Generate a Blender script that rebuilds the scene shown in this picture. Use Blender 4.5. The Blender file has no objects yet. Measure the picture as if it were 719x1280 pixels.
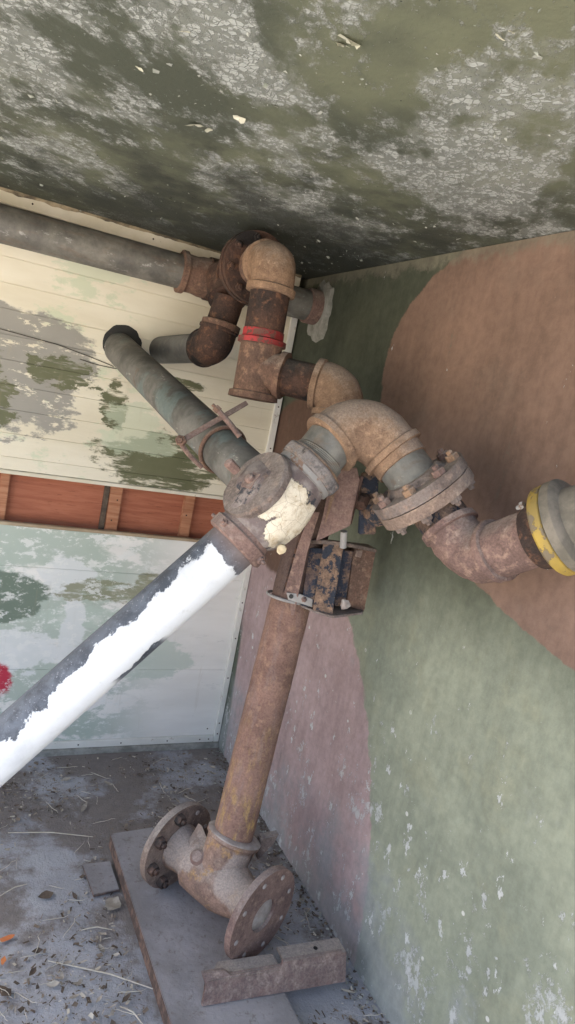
import bpy, bmesh, math, random
from math import radians, sin, cos, pi
from mathutils import Vector, Matrix, noise
from mathutils.geometry import tessellate_polygon
S = bpy.context.scene
COL = S.collection
random.seed(7)

# ------------------------------------------------------------------ camera
CR = Vector((0.89001, -0.413987, 0.191471))       # camera right
CD = Vector((0.105763, -0.221161, -0.969492))     # camera down
CF = Vector((0.44351, 0.883005, -0.153051))       # camera forward
CP = Vector((-1.1575, -2.5384, 1.5065))
F = 850.9
cam = bpy.data.cameras.new('camera'); co = bpy.data.objects.new('camera', cam); COL.objects.link(co)
cam.sensor_fit = 'VERTICAL'; cam.sensor_height = 24; cam.lens = 24 * F / 1280
cam.clip_start = 0.02; cam.clip_end = 3000
bk = -CF; up = -CD; up = (up - bk * up.dot(bk)).normalized(); rt = up.cross(bk)
co.matrix_world = Matrix((( rt.x, up.x, bk.x, CP.x), (rt.y, up.y, bk.y, CP.y), (rt.z, up.z, bk.z, CP.z), (0, 0, 0, 1)))
S.camera = co

# ------------------------------------------------------------------ light
SUN_EL, SUN_AZ = 58, -42       # the sun stands behind the back wall: the shelter itself is in open shade
w = bpy.data.worlds.new('World'); S.world = w; w.use_nodes = True
nt = w.node_tree; bg = nt.nodes['Background']
sky = nt.nodes.new('ShaderNodeTexSky'); sky.sky_type = 'NISHITA'; sky.sun_disc = False
sky.sun_elevation = radians(SUN_EL); sky.sun_rotation = radians(SUN_AZ); sky.air_density = 1.0; sky.dust_density = 6.0; sky.ozone_density = .4
nt.links.new(sky.outputs[0], bg.inputs[0]); bg.inputs[1].default_value = 0.15
sl = bpy.data.lights.new('sun', 'SUN'); sl.energy = 5.0; sl.angle = radians(0.5); sl.color = (1, .95, .88)
so = bpy.data.objects.new('sun', sl); COL.objects.link(so)
az, el = radians(SUN_AZ), radians(SUN_EL)
sd = Vector((sin(az) * cos(el), cos(az) * cos(el), sin(el)))
so.rotation_euler = sd.to_track_quat('Z', 'Y').to_euler()
S.view_settings.view_transform = 'Standard'; S.view_settings.look = 'None'
S.view_settings.gamma = 1; S.view_settings.use_curve_mapping = False
S.view_settings.exposure = 2.45
S.render.engine = 'CYCLES'
S.cycles.max_bounces = 10; S.cycles.diffuse_bounces = 6

def at(px, py, t):
    """world point seen at pixel (px,py) of the 719x1280 photo, t metres in front of the camera"""
    return CP + (CR * ((px - 359.5) / F) + CD * ((py - 640) / F) + CF) * t

# ------------------------------------------------------------------ materials
class G:
    def __init__(s, name):
        s.mat = bpy.data.materials.new(name); s.mat.use_nodes = True; s.t = s.mat.node_tree; s.N = s.t.nodes; s.L = s.t.links
        s.b = s.N['Principled BSDF']; s.geo = s.N.new('ShaderNodeNewGeometry'); s.P = s.geo.outputs['Position']
        s.sep = s.N.new('ShaderNodeSeparateXYZ'); s.L.new(s.P, s.sep.inputs[0])
        s.x, s.y, s.z = s.sep.outputs
    def set(s, inp, v):
        if isinstance(v, (tuple, list)) and len(v) == 3 and inp.type == 'RGBA': v = (*v, 1)
        if hasattr(v, 'is_linked') or isinstance(v, bpy.types.NodeSocket): s.L.new(v, inp)
        else: inp.default_value = v
    def sc(s, sx, sy, sz, off=(0, 0, 0), rot=(0, 0, 0), vec=None):
        n = s.N.new('ShaderNodeMapping'); s.L.new(vec or s.P, n.inputs[0])
        n.inputs['Scale'].default_value = (sx, sy, sz); n.inputs['Location'].default_value = off; n.inputs['Rotation'].default_value = rot
        return n.outputs[0]
    def noise(s, scale, detail=6, rough=.6, vec=None, dist=0.):
        n = s.N.new('ShaderNodeTexNoise'); s.L.new(vec or s.P, n.inputs['Vector'])
        n.inputs['Scale'].default_value = scale; n.inputs['Detail'].default_value = detail
        n.inputs['Roughness'].default_value = rough; n.inputs['Distortion'].default_value = dist
        return n.outputs[0]
    def vor(s, scale, feature='F1', vec=None, out=0):
        n = s.N.new('ShaderNodeTexVoronoi'); n.feature = feature; s.L.new(vec or s.P, n.inputs['Vector'])
        n.inputs['Scale'].default_value = scale
        return n.outputs[out]
    def m(s, op, a, b=0.):
        n = s.N.new('ShaderNodeMath'); n.operation = op; s.set(n.inputs[0], a); s.set(n.inputs[1], b); return n.outputs[0]
    def sm(s, v, lo, hi, a=0., b=1.):
        n = s.N.new('ShaderNodeMapRange'); n.interpolation_type = 'SMOOTHSTEP'; s.set(n.inputs[0], v)
        n.inputs[1].default_value = lo; n.inputs[2].default_value = hi; n.inputs[3].default_value = a; n.inputs[4].default_value = b
        return n.outputs[0]
    def mix(s, f, a, b):
        n = s.N.new('ShaderNodeMix'); n.data_type = 'RGBA'; s.set(n.inputs[0], f); s.set(n.inputs[6], a); s.set(n.inputs[7], b); return n.outputs[2]
    def mul(s, c, f):
        n = s.N.new('ShaderNodeMix'); n.data_type = 'RGBA'; n.blend_type = 'MULTIPLY'; n.inputs[0].default_value = 1
        s.set(n.inputs[6], c)
        cc = s.N.new('ShaderNodeCombineColor')
        for i in range(3): s.set(cc.inputs[i], f)
        s.L.new(cc.outputs[0], n.inputs[7]); return n.outputs[2]
    def ell(s, a, b, ca, cb, ra, rb, k=.5, ns=9, e=.06, rot=0., nvec=None, det=8):
        """1 inside a rough-edged ellipse of the plane (a,b)"""
        da = s.m('SUBTRACT', a, ca); db = s.m('SUBTRACT', b, cb)
        if rot:
            c, q = cos(rot), sin(rot)
            da, db = s.m('ADD', s.m('MULTIPLY', da, c), s.m('MULTIPLY', db, q)), s.m('SUBTRACT', s.m('MULTIPLY', db, c), s.m('MULTIPLY', da, q))
        da = s.m('DIVIDE', da, ra); db = s.m('DIVIDE', db, rb)
        d = s.m('SQRT', s.m('ADD', s.m('MULTIPLY', da, da), s.m('MULTIPLY', db, db)))
        if k: d = s.m('ADD', d, s.m('MULTIPLY', s.m('SUBTRACT', s.noise(ns, det, .7, nvec), .5), k * 2))
        return s.sm(d, 1 - e, 1 + e, 1, 0)
    def end(s, col, rough=.8, h=None, dist=.003, strength=.6, metal=0., spec=.35):
        s.set(s.b.inputs['Base Color'], col); s.set(s.b.inputs['Roughness'], rough); s.set(s.b.inputs['Metallic'], metal)
        s.b.inputs['Specular IOR Level'].default_value = spec
        if h is not None:
            n = s.N.new('ShaderNodeBump'); n.inputs['Strength'].default_value = strength; n.inputs['Distance'].default_value = dist
            s.L.new(h, n.inputs['Height']); s.L.new(n.outputs[0], s.b.inputs['Normal'])
        return s.mat

def rust(name, a, b, c, dust=.0, dustcol=(.33, .30, .27), black=0., scale=1., bump=.8, extra=None):
    """a mid rust, b dark scale, c light rust"""
    g = G(name)
    n1 = g.noise(9 * scale, 8, .65); n2 = g.noise(45 * scale, 8, .7); n3 = g.noise(190 * scale, 4, .7)
    col = g.mix(g.sm(n1, .38, .62), b, a)
    col = g.mix(g.m('MULTIPLY', g.sm(n2, .5, .66), .75), col, c)
    col = g.mix(g.m('MULTIPLY', g.sm(g.noise(24 * scale, 8, .75, g.sc(1, 1, 1, (5, 2, 9))), .53, .63), .5), col, tuple(.7 * q for q in b))
    if black: col = g.mix(g.sm(g.noise(7, 6, .6, g.sc(1, 1, 1, (3, 3, 1))), .66 - black, .70 - black), col, (.018, .016, .016))
    if dust:
        nz = g.N.new('ShaderNodeSeparateXYZ'); g.L.new(g.geo.outputs['Normal'], nz.inputs[0])
        dm = g.m('MULTIPLY', g.sm(g.m('ADD', nz.outputs[2], g.m('MULTIPLY', g.m('SUBTRACT', n2, .5), 1.4)), .1, .9), dust)
        col = g.mix(dm, col, dustcol)
    if extra: col = extra(g, col)
    col = g.mul(col, g.sm(n3, .25, .75, .75, 1.25))
    h = g.m('ADD', g.m('MULTIPLY', n2, .7), g.m('MULTIPLY', n3, .45))
    return g.end(col, .86, h, .0035, bump, spec=.25)

M = {}
M['rust'] = rust('rusty_iron', (.17, .10, .072), (.10, .064, .05), (.25, .155, .10), .4)
M['rust_orange'] = rust('orange_rusty_iron', (.245, .16, .105), (.17, .11, .075), (.32, .21, .135), .45, scale=1.3)
M['rust_dark'] = rust('dark_rusty_iron', (.07, .04, .03), (.03, .022, .02), (.15, .075, .045), .12, black=.1)
M['rust_dusty'] = rust('dusty_rusty_iron', (.21, .155, .125), (.13, .095, .08), (.28, .205, .155), .6)
M['rust_mauve'] = rust('mauve_rusty_iron', (.20, .13, .11), (.13, .085, .075), (.28, .19, .15), .4)
M['scale_grey'] = rust('grey_scaled_iron', (.175, .145, .13), (.10, .075, .065), (.26, .18, .14), .35)

def blue_extra(g, col):
    mk = g.sm(g.noise(26, 8, .7, g.sc(1, 1, 1, (1, 7, 4))), .50, .55)
    return g.mix(mk, col, (.028, .033, .045))
M['rust_blue'] = rust('rusty_iron_with_blue_paint', (.20, .13, .09), (.10, .07, .055), (.30, .19, .12), .1, extra=blue_extra)
def bluer(g, col):
    mk = g.sm(g.noise(22, 8, .7, g.sc(1, 1, 1, (1, 2, 4))), .46, .52)
    return g.mix(mk, col, (.026, .032, .047))
M['blue'] = rust('dark_blue_painted_iron', (.16, .11, .08), (.07, .05, .05), (.24, .15, .09), .1, extra=bluer)

M['nut'] = rust('worn_black_and_silver_nut', (.20, .18, .17), (.05, .05, .055), (.28, .18, .12), .1, black=.12)
def galv(name, base, dark, spots=.3, brown=.2):
    g = G(name)
    n1 = g.noise(11, 8, .6); n2 = g.noise(60, 6, .7)
    st = g.noise(8, 8, .6, g.sc(1.2, 6, 6))
    col = g.mix(g.sm(n1, .35, .65), dark, base)
    col = g.mix(g.m('MULTIPLY', g.sm(st, .5, .7), brown), col, (.15, .105, .075))
    col = g.mix(g.m('MULTIPLY', g.sm(g.noise(30, 9, .75, g.sc(.5, 1, 1)), .60, .66), spots), col, (.45, .45, .43))
    col = g.mul(col, g.sm(n2, .3, .7, .85, 1.12))
    return g.end(col, g.sm(n1, .3, .7, .5, .7), g.m('ADD', n2, n1), .001, .4, metal=.25, spec=.4)
M['galv'] = galv('dull_grey_pipe', (.17, .175, .17), (.10, .10, .10))
M['galv_main'] = galv('stained_grey_pipe', (.20, .19, .165), (.11, .105, .095), .45, .45)
M['galv_blue'] = galv('blue_grey_nipple', (.195, .19, .17), (.125, .125, .115), .5, .5)

# pipe out of the wall: dark with green mould and white rubs
def inlet_mat():
    g = G('weathered_grey_pipe')
    n1 = g.noise(7, 8, .62); n2 = g.noise(70, 6, .7)
    col = g.mix(g.sm(n1, .38, .6), (.085, .083, .075), (.165, .16, .145))
    col = g.mix(g.m('MULTIPLY', g.sm(g.noise(10, 8, .6, g.sc(1, 1, 1, (7, 7, 1))), .52, .62), .5), col, (.16, .22, .215))
    col = g.mix(g.m('MULTIPLY', g.sm(g.noise(26, 9, .75, g.sc(1.4, .35, 1)), .61, .66), .7), col, (.42, .40, .36))
    col = g.mix(g.m('MULTIPLY', g.sm(g.noise(14, 8, .7, g.sc(1, 1, 1, (2, 5, 8))), .58, .66), .45), col, (.13, .08, .055))
    col = g.mul(col, g.sm(n2, .3, .7, .85, 1.1))
    return g.end(col, .62, g.m('ADD', n2, n1), .0012, .5, metal=.15)
M['inlet'] = inlet_mat()

# white painted pipe -------------------------------------------------
WP0 = at(296, 676, 1.50); WP1 = at(0, 939, 1.43)
WDIR = (WP1 - WP0).normalized()
WSIDE = (CR * .68 + CD * .73); WSIDE = (WSIDE - WDIR * WSIDE.dot(WDIR)).normalized()
def white_pipe_mat():
    g = G('peeling_white_paint_on_dark_pipe')
    def dot(v, o):
        n = g.N.new('ShaderNodeVectorMath'); n.operation = 'DOT_PRODUCT'; n.inputs[1].default_value = v
        g.L.new(g.P, n.inputs[0]); return g.m('SUBTRACT', n.outputs['Value'], o.dot(v))
    s_ = dot(WDIR, WP0); d = dot(WSIDE, WP0)
    big = g.noise(13, 3, .5); fine = g.noise(55, 8, .7)
    # top edge of the paint wanders; near the valve the paint stops in tongues
    edge = g.m('ADD', g.m('MULTIPLY', g.m('SUBTRACT', big, .5), .075), g.m('MULTIPLY', g.m('SUBTRACT', fine, .5), .035))
    v = g.m('ADD', g.m('ADD', d, edge), g.m('MULTIPLY', g.m('SUBTRACT', g.noise(120, 7, .75), .5), .012))
    tilt = g.m('MULTIPLY', s_, .037)
    mask = g.sm(g.m('SUBTRACT', v, tilt), -.0370, -.0355)
    endm = g.sm(g.m('ADD', s_, g.m('MULTIPLY', edge, 1.1)), .040, .044)
    mask = g.m('MULTIPLY', mask, endm)
    chips = g.sm(g.noise(48, 8, .75, g.sc(1, 1, 1, (3, 1, 6))), .655, .665)
    chip_zone = g.sm(s_, .24, .10)
    mask = g.m('MULTIPLY', mask, g.m('SUBTRACT', 1, g.m('MULTIPLY', chips, chip_zone)))
    low = g.m('MULTIPLY', g.m('MULTIPLY', g.sm(g.m('ADD', d, g.m('MULTIPLY', edge, .3)), .0495, .0505), g.sm(s_, .24, .27)), g.sm(s_, .40, .37))
    mask = g.m('MULTIPLY', mask, g.m('SUBTRACT', 1, low))
    dk = g.mix(g.sm(g.noise(16, 8, .7), .4, .62), (.04, .048, .062), (.095, .11, .135))
    dk = g.mix(g.sm(g.noise(130, 6, .8), .58, .66), dk, (.30, .32, .36))
    dk = g.mix(g.sm(s_, .07, -.02), dk, (.17, .12, .105))
    wh = g.mix(g.sm(g.noise(6, 6, .6), .5, .7), (.62, .64, .66), (.50, .52, .54))
    drt = g.m('MULTIPLY', g.sm(g.noise(20, 9, .75, g.sc(1, 1, 1, (6, 2, 2))), .56, .68), .35); wh = g.mix(drt, wh, (.36, .36, .34))
    fr = g.m('MULTIPLY', g.sm(g.m('SUBTRACT', v, tilt), -.0375, -.030, 1, 0), .5); wh = g.mix(fr, wh, (.40, .43, .46))
    col = g.mix(mask, dk, wh)
    return g.end(col, g.sm(mask, 0, 1, .6, .38), g.m('ADD', mask, g.m('MULTIPLY', g.noise(90, 6, .7), .35)), .0012, .7, spec=.5)
M['white_pipe'] = white_pipe_mat()

# valve body with a patch of thick cream paint ------------------------
def body_mat():
    g = G('dusty_valve_casting')
    n1 = g.noise(18, 8, .65); n2 = g.noise(70, 8, .7)
    col = g.mix(g.sm(n1, .4, .62), (.14, .11, .105), (.27, .235, .215))
    col = g.mix(g.sm(g.noise(12, 8, .7, g.sc(1, 1, 1, (4, 4, 4))), .55, .60), col, (.04, .043, .052))
    col = g.mix(g.m('MULTIPLY', g.sm(n2, .56, .68), .5), col, (.33, .22, .15))
    def dist(px, py, t, r, k, ns=34):
        c = at(px, py, t)
        n = g.N.new('ShaderNodeVectorMath'); n.operation = 'SUBTRACT'; g.L.new(g.P, n.inputs[0]); n.inputs[1].default_value = c
        def dt(v):
            q = g.N.new('ShaderNodeVectorMath'); q.operation = 'DOT_PRODUCT'; g.L.new(n.outputs[0], q.inputs[0]); q.inputs[1].default_value = v; return q.outputs['Value']
        a, b = dt(CR), dt(CD)
        dd = g.m('SQRT', g.m('ADD', g.m('MULTIPLY', a, a), g.m('MULTIPLY', b, b)))
        dd = g.m('ADD', dd, g.m('MULTIPLY', g.m('SUBTRACT', g.noise(ns, 9, .75), .5), k * 1.3))
        return g.sm(dd, r - .001, r + .001, 1, 0)
    mk = g.m('MAXIMUM', dist(362, 622, 1.43, .043, .06), dist(376, 648, 1.43, .040, .05))
    mk = g.m('MAXIMUM', mk, dist(350, 668, 1.43, .034, .04))
    mk = g.m('MAXIMUM', mk, dist(335, 632, 1.43, .030, .03))
    facing = g.sm(g.noise(160, 3, .6), .68, .72)
    cream = g.mix(g.sm(g.noise(40, 8, .7), .45, .65), (.66, .60, .48), (.50, .42, .30))
    cream = g.mix(facing, cream, (.25, .18, .10)); cream = g.mix(g.m('MULTIPLY', g.sm(g.noise(28, 9, .75, g.sc(1, 1, 1, (2, 9, 2))), .54, .62), .6), cream, (.36, .29, .20))
    cream = g.mix(g.sm(g.vor(30, 'DISTANCE_TO_EDGE'), .015, .004, 0, .6), cream, (.22, .16, .10))
    col = g.mix(mk, col, cream)
    return g.end(col, .8, g.m('ADD', g.m('MULTIPLY', mk, 1.4), n2), .003, .8, spec=.3)
M['body'] = body_mat()

def painted(name, c, c2, under=(.16, .10, .07), wear=.6, ns=20):
    g = G(name)
    n = g.noise(ns, 8, .7)
    col = g.mix(g.sm(g.noise(9, 5, .6), .4, .6), c, c2)
    mk = g.sm(n, wear, wear + .03)
    col = g.mix(mk, col, under)
    return g.end(col, .6, g.m('SUBTRACT', g.m('MULTIPLY', g.noise(80, 5, .7), .3), mk), .001, .7)
M['red_band'] = painted('worn_red_paint', (.33, .03, .035), (.20, .025, .025), (.11, .045, .035), .51, 34)
M['yellow'] = painted('worn_yellow_paint', (.34, .235, .045), (.24, .175, .055), (.15, .12, .08), .52, 26)
M['bare'] = painted('dull_steel', (.30, .29, .28), (.22, .21, .2), (.18, .12, .09), .58)
M['black'] = painted('painted_hole_shade', (.015, .015, .014), (.02, .02, .018), (.03, .025, .02), .6)  # near-black colour standing for the shade inside holes

# right wall ----------------------------------------------------------
def right_wall_mat():
    g = G('painted_plaster_green_brown_mauve')
    y, z = g.y, g.z
    sv = g.noise(3, 8, .6)
    sage = g.mix(g.sm(g.noise(2.6, 8, .6), .38, .62), (.195, .215, .165), (.25, .27, .205))
    sage = g.mix(g.m('MULTIPLY', g.sm(g.noise(5, 8, .65, g.sc(1, 1, 1, (0, 5, 2))), .50, .65), .35), sage, (.26, .26, .175))
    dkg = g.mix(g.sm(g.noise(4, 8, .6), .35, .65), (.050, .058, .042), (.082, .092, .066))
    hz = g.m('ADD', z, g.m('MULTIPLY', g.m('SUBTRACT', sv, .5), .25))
    col = g.mix(g.sm(hz, .92, 1.28), sage, dkg)  # two greens by height; shade near the ceiling is put into the darker one
    # mauve blob low at the corner, brown upper one
    mauve = g.mix(g.sm(g.noise(4, 8, .6), .4, .6), (.36, .27, .265), (.30, .22, .215))
    mauve = g.mix(g.sm(z, .8, 1.15), mauve, (.15, .09, .068))
    mk = g.ell(y, z, -.1, .0, 1.10, 1.15, .03, 14, .004)
    col = g.mix(mk, col, mauve)
    mk2 = g.ell(y, z, -.20, 1.2, .33, .34, .06, 5, .03)
    col = g.mix(mk2, col, (.115, .07, .052))
    lowg = g.m('MULTIPLY', g.sm(g.m('ADD', y, g.m('MULTIPLY', z, -.10)), -.10, -.075), g.sm(z, .62, .5))
    col = g.mix(lowg, col, (.085, .10, .075))
    brown = g.mix(g.sm(g.noise(2.4, 8, .55), .35, .65), (.155, .103, .080), (.205, .135, .105))
    brown = g.mix(g.m('MULTIPLY', g.sm(g.noise(7, 8, .7), .5, .72), .25), brown, (.11, .095, .08))
    mk3 = g.ell(y, z, -1.788, 1.586, 1.099, .506, .03, 12, .005, rot=.12)
    col = g.mix(mk3, col, brown)
    # dirt bloom towards the foot of the wall
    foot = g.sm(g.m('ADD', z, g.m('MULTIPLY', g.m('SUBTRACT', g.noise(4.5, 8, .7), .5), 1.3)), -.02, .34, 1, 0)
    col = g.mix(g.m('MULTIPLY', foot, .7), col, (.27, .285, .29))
    bl = g.sm(g.noise(5.5, 9, .72, g.sc(1, 1, 1, (0, 3.3, 8))), .60, .68)
    blz = g.sm(z, 1.0, .4)
    col = g.mix(g.m('MULTIPLY', g.m('MULTIPLY', bl, blz), .6), col, (.30, .32, .32))
    # flaked paint: pale chips, denser low down and to the right
    nn = g.noise(16, 9, .72, g.sc(1, 1.2, .75, (0, 1.7, .4)))
    dens = g.m('ADD', nn, g.m('MULTIPLY', g.noise(2.2, 3, .5, g.sc(1, 1, 1, (0, 8, 1))), .22))
    lowz = g.m('ADD', dens, g.sm(z, .1, 1.4, .0, -.085))
    ch = g.sm(lowz, .705, .713)
    col = g.mix(g.m('MULTIPLY', ch, .9), col, (.48, .49, .48))
    dots = g.m('MULTIPLY', g.sm(z, 1.15, 1.0), g.m('MULTIPLY', g.sm(g.vor(13, 'F1'), .085, .07), g.sm(g.noise(7, 2), .52, .56)))
    col = g.mix(dots, col, (.50, .50, .46))
    dark = g.m('MULTIPLY', g.sm(g.noise(11, 9, .75, g.sc(1, 1.8, .5, (0, 9, 3))), .68, .74), .5)
    col = g.mix(dark, col, (.10, .115, .10))
    stain = g.sm(g.m('ADD', z, g.m('MULTIPLY', g.m('SUBTRACT', g.noise(9, 9, .75), .5), .16)), 1.955, 1.985)
    col = g.mix(g.m('MULTIPLY', stain, .7), col, g.mix(g.noise(14, 6), (.05, .05, .04), (.25, .23, .18)))
    col = g.mul(col, g.sm(g.noise(36, 7, .7), .3, .7, .88, 1.10)); col = g.mul(col, g.sm(g.noise(9, 9, .7, g.sc(1, 2.5, .6)), .3, .7, .90, 1.09))
    # broad scuffs and worn smears low down
    sc_ = g.noise(6.5, 10, .78, g.sc(1, 1.3, .8, (0, 4.1, 2.2)))
    scm = g.m('MULTIPLY', g.sm(g.m('ADD', sc_, g.sm(z, .1, 1.25, .04, -.07)), .585, .61), g.sm(g.noise(40, 7, .75), .42, .54))
    col = g.mix(g.m('MULTIPLY', scm, .8), col, (.44, .45, .45))
    sc2 = g.m('MULTIPLY', g.sm(g.noise(8, 10, .78, g.sc(1, 2.2, .5, (0, 1.3, 6.2))), .61, .66), g.sm(g.noise(50, 6, .75), .42, .55))
    col = g.mix(g.m('MULTIPLY', sc2, .45), col, (.12, .125, .10))
    h = g.m('ADD', g.m('MULTIPLY', g.noise(20, 9, .65), .8), g.m('MULTIPLY', ch, -.5))
    h = g.m('ADD', h, g.m('MULTIPLY', g.noise(4, 4, .5), 1.2)); h = g.m('ADD', h, g.m('MULTIPLY', g.noise(130, 5, .7), .35)); h = g.m('ADD', h, g.m('MULTIPLY', scm, -.5))
    return g.end(col, .82, h, .004, .55, spec=.25)
M['rwall'] = right_wall_mat()

def ceiling_mat():
    g = G('flaking_ceiling_paint_shaded_corner')
    v = g.sc(1, 1, 1, rot=(0, 0, radians(38)))
    n1 = g.noise(3.4, 9, .62, g.sc(1, .6, 1, vec=v), .3); n2 = g.noise(11, 9, .72, g.sc(1, .6, 1, vec=v))
    base = g.mix(g.sm(g.noise(2.2, 7, .6, g.sc(1, 1, 1, (6, 1, 0))), .38, .62), (.060, .068, .050), (.135, .145, .095))
    base = g.mix(g.m('MULTIPLY', g.sm(n2, .53, .66), .6), base, (.040, .050, .036))
    mk = g.m('ADD', g.m('MULTIPLY', n1, .50), g.m('MULTIPLY', n2, .56))
    area = g.sm(mk, .515, .575)
    crk = g.vor(95, 'F1', v, 1)
    cs = g.N.new('ShaderNodeSeparateColor'); g.L.new(crk, cs.inputs[0])
    fl = g.sm(g.m('ADD', g.noise(34, 10, .8, g.sc(1, .55, 1, vec=v)), g.m('MULTIPLY', g.m('SUBTRACT', cs.outputs[0], .5), .16)), .43, .53)
    edge = g.sm(g.vor(95, 'DISTANCE_TO_EDGE', v), .02, .12, .55, 1.)
    flake = g.m('MULTIPLY', g.m('MULTIPLY', area, g.sm(fl, 0, 1, .18, 1.)), edge)
    stray = g.m('MULTIPLY', g.sm(g.noise(55, 7, .75), .61, .65), .6)
    flake = g.m('MAXIMUM', g.m('MAXIMUM', flake, stray), g.m('MULTIPLY', g.sm(g.m('ADD', n1, g.m('MULTIPLY', g.m('SUBTRACT', n2, .5), .6)), .46, .60), .38))
    col = g.mix(flake, base, g.mix(g.noise(12, 5), (.27, .29, .275), (.47, .49, .475)))
    # corner shade painted into the ceiling colour, ragged with noise
    d = g.m('SQRT', g.m('ADD', g.m('MULTIPLY', g.m('ADD', g.x, .25), g.m('ADD', g.x, .25)), g.m('MULTIPLY', g.m('ADD', g.y, .25), g.m('ADD', g.y, .25))))
    corner_shade = g.sm(g.m('ADD', d, g.m('MULTIPLY', g.m('SUBTRACT', g.noise(6, 9, .7), .5), 2.2)), .40, 1.0, 1, 0)
    col = g.mix(g.m('MULTIPLY', corner_shade, .85), col, (.025, .029, .025))
    pin = g.sm(g.noise(95, 4, .6), .70, .73)
    col = g.mix(pin, col, (.02, .025, .02))
    h = g.m('ADD', g.m('MULTIPLY', flake, .9), g.m('MULTIPLY', g.noise(70, 7, .7), .7))
    return g.end(col, .75, h, .003, .8, spec=.35)
M['ceiling'] = ceiling_mat()

def floor_mat():
    g = G('dirty_grey_concrete')
    c = g.mix(g.sm(g.noise(3, 9, .6), .35, .65), (.255, .26, .275), (.345, .35, .365))
    c = g.mix(g.m('MULTIPLY', g.sm(g.noise(12, 9, .7), .55, .66), .5), c, (.30, .32, .36))
    n = g.m('ADD', g.noise(3.4, 9, .68, g.sc(1, 1, 1, (3, 1, 0))), g.sm(g.y, -1.6, -.2, -.02, .12))
    c = g.mix(g.m('MULTIPLY', g.sm(n, .50, .62), .85), c, g.mix(g.noise(30, 6), (.10, .084, .072), (.20, .17, .15)))
    fl = g.sm(g.noise(140, 6, .8), .66, .70)
    c = g.mix(g.m('MULTIPLY', fl, .8), c, (.42, .42, .42))
    dk = g.sm(g.noise(110, 6, .8, g.sc(1, 1, 1, (8, 8, 8))), .62, .67)
    c = g.mix(g.m('MULTIPLY', dk, .7), c, (.05, .042, .038))
    h = g.m('ADD', g.noise(24, 9, .7), g.m('MULTIPLY', g.noise(160, 4, .7), .5))
    return g.end(c, .9, h, .006, .8, spec=.2)
M['floor'] = floor_mat()

def plate_mat():
    g = G('dusty_steel_plate')
    c = g.mix(g.sm(g.noise(5, 9, .6), .35, .65), (.185, .175, .175), (.27, .26, .265))
    c = g.mix(g.m('MULTIPLY', g.sm(g.noise(50, 8, .75), .55, .65), .6), c, (.12, .095, .08))
    nz = g.N.new('ShaderNodeSeparateXYZ'); g.L.new(g.geo.outputs['True Normal'], nz.inputs[0])
    r = g.mix(g.sm(g.noise(30, 9, .7), .42, .6), (.07, .05, .043), (.17, .11, .085))
    c = g.mix(g.sm(nz.outputs[2], .4, .8), r, c)
    return g.end(c, .85, g.m('ADD', g.noise(60, 8, .7), g.noise(12, 5)), .003, .8, spec=.25)
M['plate'] = plate_mat()

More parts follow.
